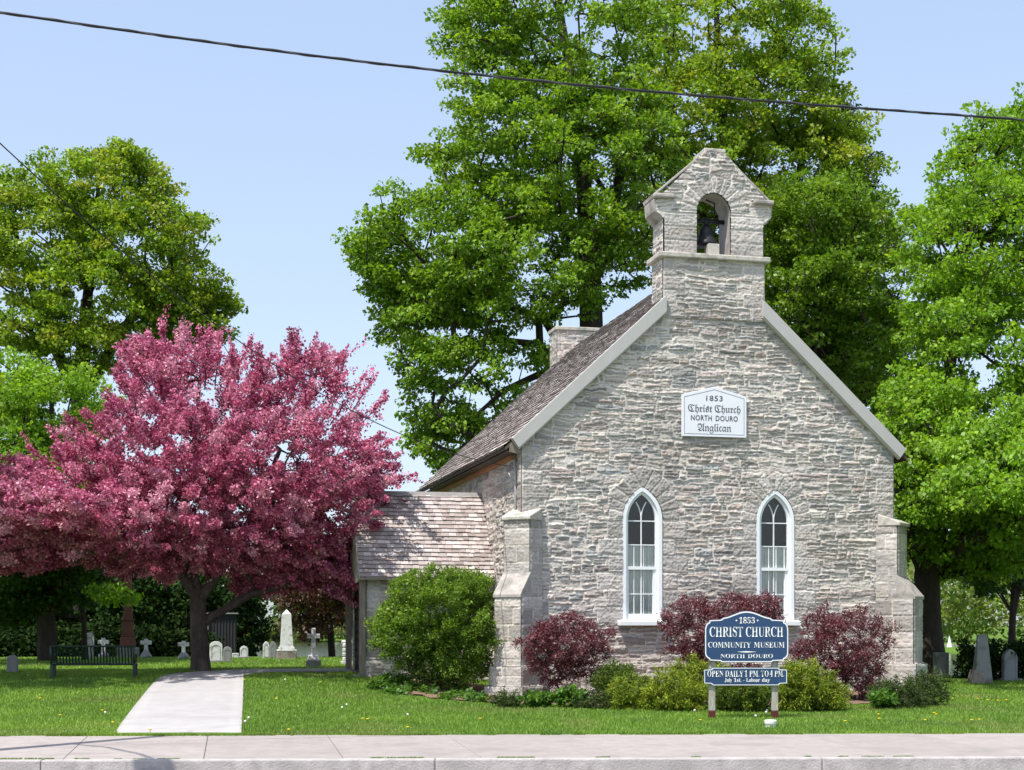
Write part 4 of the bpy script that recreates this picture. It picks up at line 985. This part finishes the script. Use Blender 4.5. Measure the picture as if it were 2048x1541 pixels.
# ---------------- shrubs by the church
def shrub(name, label, cat, u, v, Y, blobs, per, clump, leaf, cols, seed, mat, group=None, aspect=.5, stems=5, twig=.006, **kw):
    x = (u-CU)/F*Y; z = tz(x, Y); base = (x, Y, z-.05); rs = np.random.RandomState(seed)
    tr = [[(base, .03), ((x, Y, z+.12), .025)]]
    bl = []
    for (bu, bv, dy, ru, rv, ry, n) in blobs: s = Y/F; bl.append((P(bu, bv, Y+dy), (ru*s, ry, rv*s), n))
    kw.setdefault('flat', .9); kw.setdefault('shell', .45)
    return tree(name, label, cat, tr, bl, per, clump, leaf, cols, seed, mat=mat, group=group, aspect=aspect, twig=twig, rt=.03, part='foliage', trunk_name='stems', **kw)
PUR = [(.12, .02, .032), (.17, .04, .05), (.07, .016, .025), (.30, .19, .20), (.14, .03, .045), (.22, .12, .13)]
shrub('sand_cherry_bush', 'round purple leaved bush beside the left corner buttress', 'bush', 1133, 1398, 30.3, [(1133, 1290, 0, 92, 58, .85, 330), (1140, 1350, 0, 60, 50, .6, 60)], 56, .12, .05, PUR, 41, 'purple', 'purple sand cherry bushes along the church front', elong=.35)
shrub('sand_cherry_bush', 'wide purple bush behind the blue sign reaching under the right window', 'bush', 1440, 1395, 31.0, [(1400, 1262, 0, 82, 70, .85, 290), (1500, 1235, .2, 62, 48, .7, 170), (1440, 1330, 0, 80, 55, .6, 80), (1548, 1225, .3, 20, 28, .4, 18)], 56, .12, .05, PUR, 42, 'purple', 'purple sand cherry bushes along the church front', elong=.35)
shrub('sand_cherry_bush', 'looser purple bush right of the blue sign near the right buttress', 'bush', 1710, 1400, 31.0, [(1700, 1290, 0, 90, 72, .85, 260), (1640, 1250, .2, 35, 36, .5, 32), (1615, 1300, -.2, 38, 26, .4, 34), (1712, 1352, 0, 55, 50, .6, 90)], 50, .12, .05, PUR, 43, 'purple', 'purple sand cherry bushes along the church front', elong=.5)
# big green bush before the porch
shrub('honeysuckle_bush', 'large round green bush in front of the porch wall', 'bush', 880, 1375, 32.0,
      [(880, 1225, 0, 112, 88, 1.15, 420), (800, 1275, -.2, 62, 62, .7, 130), (790, 1230, -.1, 40, 40, .5, 50), (920, 1300, 0, 72, 78, .8, 190), (870, 1335, 0, 60, 38, .6, 70), (935, 1180, .2, 55, 42, .7, 70), (830, 1175, 0, 50, 30, .6, 36)], 80, .16, .055, [(.15, .26, .03), (.19, .30, .04), (.10, .19, .022)], 44, 'leaf', aspect=.6, elong=.2)
JUN = [(.20, .27, .02), (.26, .31, .025), (.14, .21, .018), (.07, .11, .014)]
for i, (u, v, Y, w, h, n, lb, dk) in enumerate([
        (1270, 1420, 28.3, 55, 40, 130, 'low golden juniper at the left end of the golden row', 0), (1340, 1424, 27.8, 68, 46, 190, 'golden juniper left of the left sign post', 0),
        (1400, 1395, 29.4, 60, 48, 150, 'golden juniper tucked behind the left sign post', 0), (1480, 1420, 27.6, 62, 42, 180, 'darker juniper under the sign between its posts', 1),
        (1600, 1420, 27.8, 58, 60, 220, 'tallest golden juniper right of the right sign post', 0), (1655, 1420, 28.0, 42, 34, 110, 'golden juniper at the right end of the golden row', 0),
        (1235, 1385, 29.6, 46, 34, 100, 'dark olive juniper under the left window', 1)]):
    shrub('juniper_bush', lb, 'bush', u, v, Y, [(u, v-h*.8, 0, w, h*.75, .65, n), (u, v-h*.35, -.1, w*.9, h*.35, .6, int(n*.4))], 60, .13, .075, JUN if not dk else JUN[2:]+[(.05, .09, .014)], 50+i, 'needle', 'golden spreading junipers before the church', aspect=.22, elong=.9, upb=.3)
DKE = [(.035, .06, .014), (.05, .08, .02), (.07, .11, .025)]
for i, (u, v, Y, w, h, n, lb) in enumerate([(1013, 1420, 29.0, 26, 26, 60, 'small dark evergreen at the foot of the left buttress'), (1185, 1420, 28.4, 40, 24, 70, 'grey green heather clump in front of the left purple bush'),
        (1800, 1418, 28.6, 52, 42, 150, 'dark green low yew right of the purple bush'), (1852, 1412, 29.4, 40, 48, 120, 'taller dark yew at the right end of the bed')]):
    shrub('yew_bush', lb, 'bush', u, v, Y, [(u, v-h*.65, 0, w, h*.7, .5, n)], 46, .11, .07, DKE, 70+i, 'needle', 'small dark evergreens at the bed ends', aspect=.22, elong=1.0, upb=.3)
HER = [(.09, .20, .03), (.12, .24, .04), (.06, .15, .025)]
for i, (u, v, Y, w, h, n, lb) in enumerate([(1075, 1412, 28.8, 34, 20, 50, 'leafy green perennial just right of the left buttress'), (1140, 1410, 28.6, 34, 24, 60, 'leafy green perennial below the left purple bush'),
        (1765, 1412, 28.2, 28, 22, 50, 'leafy green perennial between purple bush and dark yews'), (785, 1372, 31.9, 34, 14, 44, 'low leafy plants at the porch corner'),
        (860, 1392, 31.2, 18, 12, 22, 'small green plant in the middle of the mulch'), (925, 1395, 31.2, 28, 10, 24, 'low green plant at the right side of the mulch'), (825, 1382, 31.6, 22, 12, 22, 'low green plant beside the mulch before the bush'),
        (760, 1380, 31.5, 24, 10, 26, 'leafy plant at the left tip of the mulch'), (800, 1391, 31.0, 26, 10, 28, 'leafy plant on the front edge of the mulch, second from its left tip'), (950, 1404, 30.4, 26, 10, 26, 'leafy plant on the mulch beside the buttress foot'), (895, 1402, 30.6, 18, 9, 16, 'small leafy plant on the front edge of the mulch before the porch bush')]):
    shrub('perennial_plant', lb, 'plant', u, v, Y, [(u, v-h*.7, 0, w, h*.6, .35, n)], 16, .10, .10, HER, 90+i, 'leaf', 'leafy perennials in the church bed', aspect=.5, upb=.7)
# mulch bed
bx = [ground(u, v) for u, v in [(740, 1364), (775, 1382), (850, 1397), (960, 1406), (1010, 1408), (1200, 1414), (1450, 1416), (1700, 1412), (1840, 1404), (1850, 1395), (1800, 1385), (1400, 1378), (1000, 1378), (900, 1360)]]
BED = bx[:0]+[bx[0], bx[1], bx[2], bx[3], bx[4], bx[5], bx[6], bx[7], bx[8], bx[9], bx[10], bx[11], bx[12], bx[13]]
b = MB(); xs_ = np.array([p[0] for p in bx]); ys_ = np.array([p[1] for p in bx])
gx = np.arange(xs_.min()-.3, xs_.max()+.3, .05); gy = np.arange(ys_.min()-.3, ys_.max()+.3, .05); GX, GY = np.meshgrid(gx, gy); ok = inpoly((GX+.35*fbm(GX*2.2, GY*2.2, 61)).ravel(), (GY+.35*fbm(GX*2.5+9, GY*2.5, 62)).ravel(), bx)
GZ = terrain(GX, GY)+.028+.025*fbm(GX*7, GY*7, 5); idx = np.arange(GX.size).reshape(GX.shape)
f = np.stack([idx[:-1, :-1], idx[:-1, 1:], idx[1:, 1:], idx[1:, :-1]], -1).reshape(-1, 4); f = f[ok[f].all(1)]
tag(mesh_np('mulch_bed', np.stack([GX, GY, GZ], -1).reshape(-1, 3), f, M['mulch'], smooth=True), 'reddish bark mulch in the planting bed along the church', 'mulch', kind='stuff')

# far wood across the lake and hedge at right
def far_wood(name, label, x0, x1, Y0, Y1, hmin, hmax, n, cols, seed, leaf=.7, per=60, clump=1.6, z0=-.3, kind='stuff', mat='leaf', jit=3, **kw):
    rs = np.random.RandomState(seed); t = rs.uniform(0, 1, n); x = x0+(x1-x0)*t+rs.uniform(-1, 1, n)*jit; y = Y0+(Y1-Y0)*rs.uniform(0, 1, n)
    hh = (hmin+(hmax-hmin)*(.5+.5*np.sin(x*.35+seed)*np.cos(x*.11)))*rs.uniform(.7, 1, n); z = z0+hh*rs.uniform(0, 1, n)**.8
    ids = np.repeat(np.arange(n), per); g = rs.normal(0, 1, (len(ids), 3)); g /= np.linalg.norm(g, axis=1)[:, None]; g *= rs.uniform(0, 1, len(ids))[:, None]**.4*clump
    C = np.stack([x, y, z], -1)[ids]+g*np.array((1, 1, .7)); V, Fc = leaf_quads(C, g, leaf, .8, rs, .5)
    cols = np.array(cols); cc = cols[rs.randint(0, len(cols), n)][ids]*rs.uniform(.75, 1.25, len(ids))[:, None]
    return tag(mesh_np(name, V, Fc, M[mat], None, np.repeat(cc, 4, 0)), label, name.replace('_', ' '), kind=kind)
far_wood('far_wood', 'trees massed along the far shore of the lake', -150, 40, 195, 225, 7, 15, 900, [(.07, .13, .03), (.10, .17, .04), (.05, .10, .025)], 401)
far_wood('spring_wood', 'pale yellow green young trees on the far bank at right', 30, 75, 150, 175, 8, 14, 420, [(.20, .27, .06), (.15, .23, .05), (.26, .30, .09), (.12, .2, .04)], 402, leaf=.5)
far_wood('shoreline_scrub', 'yellow green scrub and reeds at the left water edge', -42, -22, 186, 192, 1, 4, 120, [(.14, .2, .05), (.17, .2, .08)], 403, leaf=.5, clump=1)
far_wood('hedge', 'dark clipped hedge behind the gravestones at far right', 11.15, 14.4, 36.7, 37.6, 1.0, 1.1, 420, [(.018, .04, .012), (.025, .05, .014)], 404, leaf=.07, per=50, clump=.2, z0=.2, kind=None, jit=.05, mat='shadeleaf')
far_wood('undergrowth', 'dark tangled undergrowth along the bank behind the left gravestones', -19.5, -10.6, 51.2, 53.0, .9, 1.9, 420, [(.012, .03, .008), (.02, .04, .010), (.03, .05, .012)], 405, leaf=.13, per=60, clump=.4, z0=.2, jit=.3, mat='shadeleaf')
b = MB(); b.box((27, 131.0, -.42), (80, 132.4, -.12)); tag(b.build('far_path', M['walk']), 'pale footpath along the far bank', 'path', kind='structure')
b = MB(); b.lathe([(.25, 0), (.2, .2), (.03, .95), (.01, 1.0)], 10); x = (1899-CU)/F*128; o = b.build('garden_ornament', M['pvc'], loc=(x, 128, -.35)); tag(o, 'tiny white pointed ornament on the far lawn', 'ornament')

# ================================================================== GRAVEYARD
def stone_slab(name, label, u, vt, vb, wpx, top='round', mat='marble', base=True, th=.1, rz=None, cat='gravestone', group=None, lean=0):
    x, y = ground(u, vb); s = y/F; w = wpx*s; h = (vb-vt)*s; z = tz(x, y)
    r = tag(empty(name, (x, y, z-.03), TH if rz is None else rz), label, cat, group); r.rotation_euler.y = lean
    hw = w/2; pts = [(-hw, 0), (hw, 0)]
    if top == 'round': pts += [(hw*math.cos(t*math.pi/12), h-hw*.75+hw*.75*math.sin(t*math.pi/12)) for t in range(0, 13)]
    elif top == 'gothic': pts += [(hw, h*.75), (hw*.8, h*.86), (hw*.45, h*.94), (0, h), (-hw*.45, h*.94), (-hw*.8, h*.86), (-hw, h*.75)]
    elif top == 'shoulder': pts += [(hw, h-hw*.7), (hw*.8, h-hw*.55), (hw*.75, h-hw*.3), (hw*.4, h-.05*h), (0, h), (-hw*.4, h-.05*h), (-hw*.75, h-hw*.3), (-hw*.8, h-hw*.55), (-hw, h-hw*.7)]
    elif top == 'flat': pts += [(hw, h-.02), (hw*.9, h), (-hw*.9, h), (-hw, h-.02)]
    b = MB(); b.prism(pts, -th/2, th/2); b.build('slab', M[mat], r, bevel=.012)
    # carved panel
    b = MB(); q = .72; rp_ = [(p[0]*q, h*.12+p[1]*q) for p in pts]; b.ring(rp_, [(p[0]*.9, h*.5+(p[1]-h*.5)*.92) for p in rp_], -th/2-.008, -th/2+.004); b.build('carved_rim', M['granite'], r)
    if base: b = MB(); b.box((-hw*1.35, -th*1.3, -.05), (hw*1.35, th*1.3, .09)); b.build('base', M['granite'], r, bevel=.015)
    return r
G = 'white rounded gravestones'
stone_slab('gravestone', 'shaded rounded gravestone at the far left edge', 25, 1308, 1347, 22, mat='granite', base=False)
stone_slab('gravestone', 'sunlit rounded gravestone seen above the bench back', 178, 1264, 1318, 20, base=False)
stone_slab('gravestone', 'large white rounded gravestone just right of the crabapple trunk', 432, 1281, 1325, 25)
stone_slab('gravestone', 'small shouldered gravestone next to the large rounded one', 455, 1291, 1325, 17, 'shoulder', 'granite', base=False)
stone_slab('gravestone', 'low pale block gravestone lying between two small stones', 471, 1305, 1316, 13, 'flat', base=False)
stone_slab('gravestone', 'small white scroll topped gravestone alone on the bank', 488, 1290, 1317, 16, 'shoulder')
stone_slab('gravestone', 'left half of the joined gothic pair beside the obelisk', 532.5, 1281, 1317.5, 13, 'gothic', base=False)
stone_slab('gravestone', 'right half of the joined gothic pair beside the obelisk', 546.5, 1281, 1317.5, 13, 'gothic', 'granite', base=False)
stone_slab('gravestone', 'rounded gravestone peeping from behind the right buttress', 1840, 1308, 1352, 26, 'round', 'granite', base=False)
stone_slab('gravestone', 'dark square topped gravestone right of the big maple trunk', 1882, 1303, 1354, 29, 'flat', 'granite', base=False, th=.16)
stone_slab('gravestone', 'tall pointed shoulder gravestone before the hedge', 2019, 1296, 1362, 30, 'gothic', 'granite', base=True, th=.14)
# stacked scroll monument half hidden by the porch post
x, y = ground(694, 1329); s = y/F
r = tag(empty('scroll_monument', (x, y, tz(x, y)), TH), 'white stacked scroll monument half hidden by the porch post', 'monument')
b = MB(); b.box((-.16, -.12, 0), (.16, .12, .09)); b.build('base', M['marble'], r, bevel=.01)
for i in range(4): b = MB(); zz = .09+i*.125; b.box((-.125, -.09, zz), (.125, .09, zz+.118)); b.build('block', M['marble'], r, bevel=.03)
b = MB(); b.tube([(-.15, 0, .62), (.15, 0, .62)], .05, 12); b.build('scroll', M['marble'], r, smooth=False)
# obelisks
def obelisk(label, u, vt, vb, wb, wt, vs, mat, basemat, broken=False):
    x, y = ground(u, vb); s = y/F; z = tz(x, y); r = tag(empty('obelisk', (x, y, z-.02), TH), label, 'obelisk'); H = (vb-vt)*s; hb = (vb-vs)*s
    b = MB(); w = wb*s/2; b.box((-w, -w, 0), (w, w, hb*.62), top=.02); b.build('base', M[basemat], r, bevel=.02)
    b = MB(); b.box((-w*.96, -w*.96, hb*.622), (w*.96, w*.96, hb*.74)); b.box((-w*.78, -w*.78, hb*.742), (w*.78, w*.78, hb*.9)); b.box((-w*.7, -w*.7, hb*.902), (w*.7, w*.7, hb)); b.build('plinth', M[mat], r, bevel=.012)
    w1 = w*.62; w2 = wt*s/2; b = MB(); b.box((-w1, -w1, hb+.002), (w1, w1, H-w2*1.1), top=w1-w2); sh = b.build('shaft', M[mat], r, bevel=.006)
    b = MB()
    if not broken: b.box((-w2, -w2, H-w2*1.1), (w2, w2, H), top=w2*.97)
    else: b.box((-w2, -w2, H-w2*1.1), (w2, w2, H-w2*.4), top=w2*.2)
    b.build('tip', M[mat], sh)
obelisk('pale grey obelisk on a rough stone base beyond the path', 573, 1218, 1319, 39, 17, 1291, 'marble', 'roughbase')
x, y = ground(1964, 1367); s = y/F; r = tag(empty('tapered_marker', (x, y, tz(x, y)-.03), 0), 'dark tapering stone marker on a rusty foot before the hedge', 'monument')
b = MB(); w = 18*s; b.box((-w, -w*.8, .0), (w, w*.8, 100*s), top=w-9*s); b.build('shaft', M['granite'], r, bevel=.01)
b = MB(); b.box((-w*1.5, -w, -.02), (w*.4, w*1.1, 30*s), top=w*.35); b.build('foot', M['roughbase'], r, bevel=.03)
# crosses
def cross(label, u, vt, vb, aw, stem, vbase, style, group=None):
    x, y = ground(u, vb); s = y/F; z = tz(x, y); r = tag(empty('stone_cross', (x, y, z-.02), TH*.6), label, 'cross', group); H = (vb-vt)*s; hb = (vb-vbase)*s; t = stem*s/2; a = aw*s/2
    b = MB()
    zc = H-(H-hb)*.30
    b.prism([(-t, hb), (t, hb), (t*.9, zc-t), (a, zc-t), (a, zc+t), (t*.9, zc+t), (t*.9, H), (-t*.9, H), (-t*.9, zc+t), (-a, zc+t), (-a, zc-t), (-t*.9, zc-t)], -t*.9, t*.9)
    b.build('cross', M['marble'], r, bevel=.01)
    if style == 'plinth':
        b = MB(); w = 15*s; b.box((-w, -w, 0), (w, w, hb*.6)); b.build('base', M['granite'], r, bevel=.015)
        b = MB(); w = 12*s; b.box((-w, -w, hb*.602), (w, w, hb*1.0), top=.03); b.build('plinth', M['marble'], r, bevel=.02)
    else:
        b = MB(); rs = random.Random(int(u)); w = 12*s
        b.lathe([(w, 0), (w*1.02, hb*.35), (w*.75, hb*.7), (w*.4, hb*1.1), (w*.2, hb*1.4)], 9)
        for i, v in enumerate(b.v): b.v[i] = (v[0]*(1+rs.uniform(-.15, .15)), v[1]*(1+rs.uniform(-.15, .15)), v[2])
        b.build('rock_base', M['granite'], r)
cross('pale cross on two block plinths, right of the obelisk', 627, 1255, 1334, 26, 9, 1309, 'plinth')
cross('pale cross on a rock base, left of the crabapple trunk', 367, 1281, 1319, 22, 8, 1305, 'rock')
cross('pale cross on a rock base, right of the red granite column', 292, 1277, 1317, 22, 8, 1302, 'rock')
cross('faint cross seen above the right half of the bench', 207, 1275, 1316, 22, 8, 1303, 'rock')
# tall red granite column
x, y = ground(256, 1316); s = y/F; r = tag(empty('granite_column', (x, y, tz(x, y)-.03), TH), 'tall red granite memorial column on a grey base', 'monument')
b = MB(); w = 22*s; b.box((-w, -w, 0), (w, w, 22*s)); b.build('base', M['granite'], r, bevel=.02)
b = MB(); w = 16*s; b.box((-w, -w, 22*s+.002), (w, w, 44*s), top=.04); b.box((-w*.85, -w*.85, 44*s+.002), (w*.85, w*.85, 48*s)); b.build('plinth', M['redgranite'], r, bevel=.02)
b = MB(); w = 12*s; b.box((-w, -w, 48*s+.002), (w, w, 76*s), top=.02); b.box((-w*1.1, -w*1.1, 76*s+.002), (w*1.1, w*1.1, 79*s)); b.build('die', M['redgranite'], r, bevel=.015)
b = MB(); w = 9*s; b.box((-w, -w, 79*s+.002), (w, w, 190*s), top=3*s); b.build('shaft', M['redgranite'], r, bevel=.01)
# dark shed with pale roof trim
x, y = at(444, 1300, 56)[:2]; s = 56/F; zz = tz(x, y); r = tag(empty('shed', (x, y, zz-.05), TH), 'dark boarded shed with pale roof trim behind the crabapple trunk', 'shed')
b = MB(); w = 27*s; hh = 1.6-zz+24*s
b.box((-w, -.6, 0), (w, .6, hh)); b.build('walls', M['shed'], r)
b = MB()
for i in range(9): xx = -w+(i+.5)*2*w/9; b.box((xx-.012, -.63, .1), (xx+.012, -.6, hh-.1))
b.build('battens', M['shed'], r)
b = MB(); b.box((-w-.06, -.7, hh), (w+.06, .7, hh+.05)); b.box((-w-.06, -.7, hh-.6), (-w-.02, -.66, hh-.002)); b.build('roof_trim', M['metal'], r)

# bench: dark green strap bench seen from behind
bxx, byy = ground(186, 1358); bench = tag(empty('park_bench', (bxx, byy, tz(bxx, byy)-.03), math.radians(9)), 'dark green slatted metal park bench in tree shade', 'bench')
LB = .86
def bslat(name, pts_fn, n):
    b = MB()
    for i in range(n):
        xx = -LB+.05+(2*LB-.1)*i/(n-1); pts = pts_fn(xx)
        for p, q in zip(pts[:-1], pts[1:]):
            b.add([(xx-.016, p[0], p[1]), (xx+.016, p[0], p[1]), (xx+.016, q[0], q[1]), (xx-.016, q[0], q[1]), (xx-.016, p[0]+.006, p[1]+.006), (xx+.016, p[0]+.006, p[1]+.006), (xx+.016, q[0]+.006, q[1]+.006), (xx-.016, q[0]+.006, q[1]+.006)],
                  [(0, 1, 2, 3), (7, 6, 5, 4), (0, 3, 7, 4), (1, 5, 6, 2)])
    return b.build(name, M['benchgreen'], bench)
bslat('backrest', lambda x: [(0, .44), (-.03, .58), (-.09, .74), (-.15, .86)], 26)
bslat('seat', lambda x: [(0, .42), (.12, .405), (.3, .415), (.43, .43), (.47, .40)], 26)
b = MB(); b.tube([(-LB, -.155, .87), (LB, -.155, .87)], .024); b.build('top_rail', M['benchgreen'], bench, smooth=True)
b = MB(); b.tube([(-LB, .46, .41), (LB, .46, .41)], .022); b.tube([(-LB, .02, .40), (LB, .02, .40)], .022); b.build('seat_rail', M['benchgreen'], bench, smooth=True)
for sd in (-1, 1):
    b = MB(); b.tube([(sd*LB, -.155, .88), (sd*LB, -.03, .55), (sd*LB, 0, .42), (sd*LB, .46, .41)], .024)
    b.tube([(sd*LB, -.07, .66), (sd*LB, .2, .66), (sd*LB, .46, .64), (sd*LB, .5, .55), (sd*LB, .46, .41)], .02); b.build('side_frame', M['benchgreen'], bench, smooth=True)
    for y_ in (.0, .46):
        b = MB(); b.box((sd*LB-.03, y_-.03, -.03), (sd*LB+.03, y_+.03, .42)); b.build('leg', M['benchgreen'], bench, bevel=.005)

for ch_ in bench.children: ch_.scale = (1.0, 1.0, .84)
# ================================================================== STREET THINGS
px_, py_ = -8.3, 17.75
pole = tag(empty('utility_pole', (px_, py_, -.1)), 'wooden utility pole with a street lamp arm beside the sidewalk', 'pole')
b = MB(); b.tube([(0, 0, -.1), (0, 0, 10.2)], [.16, .11], 12); b.build('pole', M['pole'], pole, smooth=True)
lx, ly = 1.35, -2.5
b = MB(); b.tube([(0, 0, 7.2), (lx*.3, ly*.3, 7.9), (lx*.7, ly*.7, 8.25), (lx, ly, 8.2)], .03, 8); b.build('lamp_arm', M['metal'], pole, smooth=True)
b = MB(); Tm = Matrix.Translation((lx, ly, 8.0)); b.lathe([(.16, -.16), (.24, -.05), (.25, .05), (.2, .16), (.07, .24)], 16, M=Tm); b.build('lamp_head', M['metal'], pole, smooth=True)
def wire(name, label, pts, r, cat='cable', twist=None):
    b = MB(); b.tube(pts, r, 6); o = b.build(name, M['cable'], smooth=True); tag(o, label, cat)
    if twist:
        b = MB(); tp = []
        n = len(pts)*10
        for i in range(n):
            t = i/(n-1)*(len(pts)-1); j = min(int(t), len(pts)-2); f_ = t-j; p = Vector(pts[j]).lerp(Vector(pts[j+1]), f_); a = i*.42
            tp.append((p.x, p.y+twist*math.cos(a), p.z+twist*math.sin(a)))
        b.tube(tp, r*.55, 5); b.build('neutral_wire', M['cablegrey'], o)
    return o
pts = []
for i in range(61):
    x = px_+(26-px_)*i/60; y = 19.6+.2817*x; u = CU+F*x/y
    v = 25+(240-25)*(u/2048)-0  # straight chord
    z = 8.9-.16*math.sin(math.pi*min(max((u)/2048, 0), 1)); pts.append((x, y, z))
wire('overhead_cable', 'thick twisted black overhead cable crossing in front of the trees', pts, .016, twist=.014)
pts = []
for i in range(41):
    k = i/40; d = 1-k; pts.append((px_+(8.2)*k, py_+14.65*k, 5.03-.25*d+4.75*d*d))
wire('service_wire', 'thin black wire running down to the church eave', pts, .009)

# ================================================================== GRASS, FLOWERS
rs = np.random.RandomState(5)
def frustum_pts(n, y0, y1, m_=.35):
    y = np.sqrt(rs.uniform(y0*y0, y1*y1, n)); x = rs.uniform(-m_, m_, n)*y; return x, y
def clear(x, y, bed=True):
    ok = y > 21.85+.035*x+.01*rs.normal(0, 1, len(x))
    for q in PATHQ: ok &= ~inpoly(x, y, q)
    c_, s_ = math.cos(-TH), math.sin(-TH); X_ = (x-.203)*c_-(y-32)*s_; Y_ = (x-.203)*s_+(y-32)*c_
    ok &= ~((X_ > -.1) & (X_ < W_+.1) & (Y_ > -.2)); ok &= ~((X_ > -3.05) & (X_ < 0) & (Y_ > 2.7) & (Y_ < 5.3))
    if bed: ok &= ~inpoly(x, y, BED)
    return ok
x1_, y1_ = frustum_pts(300000, 21.6, 36.5); x2_, y2_ = frustum_pts(60000, 36.5, 50)
x = np.r_[x1_, x2_]; y = np.r_[y1_, y2_]; ok = clear(x, y); x = x[ok]; y = y[ok]; z = terrain(x, y)
xw = rs.uniform(-8, 8, 16000); keep = vn(xw*1.7, xw*0, 71)+.5*vn(xw*7, xw*0, 72) > .25; xw = xw[keep]; yw = 18.617+.035*xw+rs.uniform(-.008, .012, len(xw))
xe = rs.uniform(-8, 8.5, 14000); keep = vn(xe*1.3, xe*0, 75)+.6*vn(xe*6, xe*0, 76) > -.2; xe = xe[keep]; ye = 21.85+.035*xe-np.abs(rs.normal(0, .035, len(xe)))
x = np.r_[x, xw, xe]; y = np.r_[y, yw, ye]; z = np.r_[z, np.full(len(xw), -.058), np.full(len(xe), -.004)]
n = len(x); h = rs.uniform(.025, .06, n)*(1+.4*vn(x*1.1, y*1.1, 4))*np.where(y < 19.4, .45, 1); a = rs.uniform(0, 2*np.pi, n); w = rs.uniform(.006, .011, n)*np.interp(y, [22, 50], [1, 2])
ln = rs.normal(0, .5, (n, 2))*h[:, None]
B0 = np.stack([x-np.cos(a)*w, y-np.sin(a)*w, z-.005], -1); B1 = np.stack([x+np.cos(a)*w, y+np.sin(a)*w, z-.005], -1); T_ = np.stack([x+ln[:, 0], y+ln[:, 1], z+h], -1)
V = np.stack([B0, B1, T_], 1).reshape(-1, 3); patch = vn(x*.55, y*.55, 8)*.5+vn(x*2.2, y*2.2, 9)*.3
dry = sm(vn(x*.9+3, y*.5, 19)*1.8-.5)[:, None]; clov = sm(vn(x*1.6, y*1.6, 23)*2-.7)[:, None]
c = np.array((.178, .305, .048))*(1+.32*patch)[:, None]*rs.uniform(.6, 1.4, n)[:, None]+np.array((.06, .03, .0))*np.clip(patch, 0, 1)[:, None]
c = c*(1-.35*dry)+np.array((.27, .27, .11))*.35*dry; c = c*(1-.3*clov)+np.array((.09, .20, .05))*.3*clov
tag(mesh_np('grass', V, np.arange(3*n).reshape(-1, 3), M['blade'], None, np.repeat(c, 3, 0)), 'short mown spring grass of the churchyard', 'grass', kind='stuff')
# dandelions: each a thing
def flower_mesh(puff):
    b = MB(); b.tube([(0, 0, 0), (.004, 0, .055 if not puff else .11)], .003, 4); st = b
    return b
def flower(u, v, puff, src={}):
    x, y = ground(u, v); key = puff
    if key not in src:
        r = empty('dandelion' if not puff else 'dandelion_clock')
        b = MB(); hh = .13 if puff else .075; b.tube([(0, 0, 0), (.003, 0, hh)], .003, 5); b.build('stem', M['shrubgreen'], r)
        b = MB(); T = Matrix.Translation((.003, 0, hh))
        if puff: b.lathe([(.005, -.019), (.016, -.012), (.020, 0), (.016, .012), (.005, .019)], 8, M=T)
        else: b.lathe([(.006, -.008), (.024, 0), (.026, .008), (.01, .014)], 9, M=T)
        b.build('seed_head' if puff else 'flower_head', M['puff' if puff else 'yellow'], r); src[key] = r
    else:
        s = src[key]; r = s.copy(); COL.objects.link(r)
        for chd in list(s.children): c_ = chd.copy(); COL.objects.link(c_); c_.parent = r
    r.location = (x, y, tz(x, y))
    tag(r, 'yellow dandelion flower in the lawn' if not puff else 'white dandelion seed head in the lawn', 'flower', 'yellow dandelions dotted over the lawn' if not puff else 'white dandelion clocks dotted over the lawn')
M['shrubgreen'] = surf('stem_green', (.09, .16, .04), .7, .1, 10, 0)
for u, v in [(204, 1430), (225, 1455), (300, 1470), (538, 1355), (553, 1406), (488, 1367), (577, 1470), (725, 1447), (735, 1448), (960, 1447), (1757, 1438), (1758, 1447), (1868, 1435), (1872, 1438), (1943, 1450), (1958, 1449), (1850, 1450), (1905, 1405), (1975, 1408), (2012, 1408), (1995, 1409), (1955, 1405), (80, 1405), (120, 1440), (330, 1342), (355, 1343), (640, 1372), (1690, 1452), (440, 1340), (815, 1465), (1400, 1450)]:
    flower(u, v, False)
for u, v in [(693, 1424), (684, 1430), (815, 1445), (497, 1452), (490, 1460), (210, 1441), (1511, 1448), (1534, 1436), (1389, 1436), (570, 1372), (1532, 1440)]:
    flower(u, v, True)
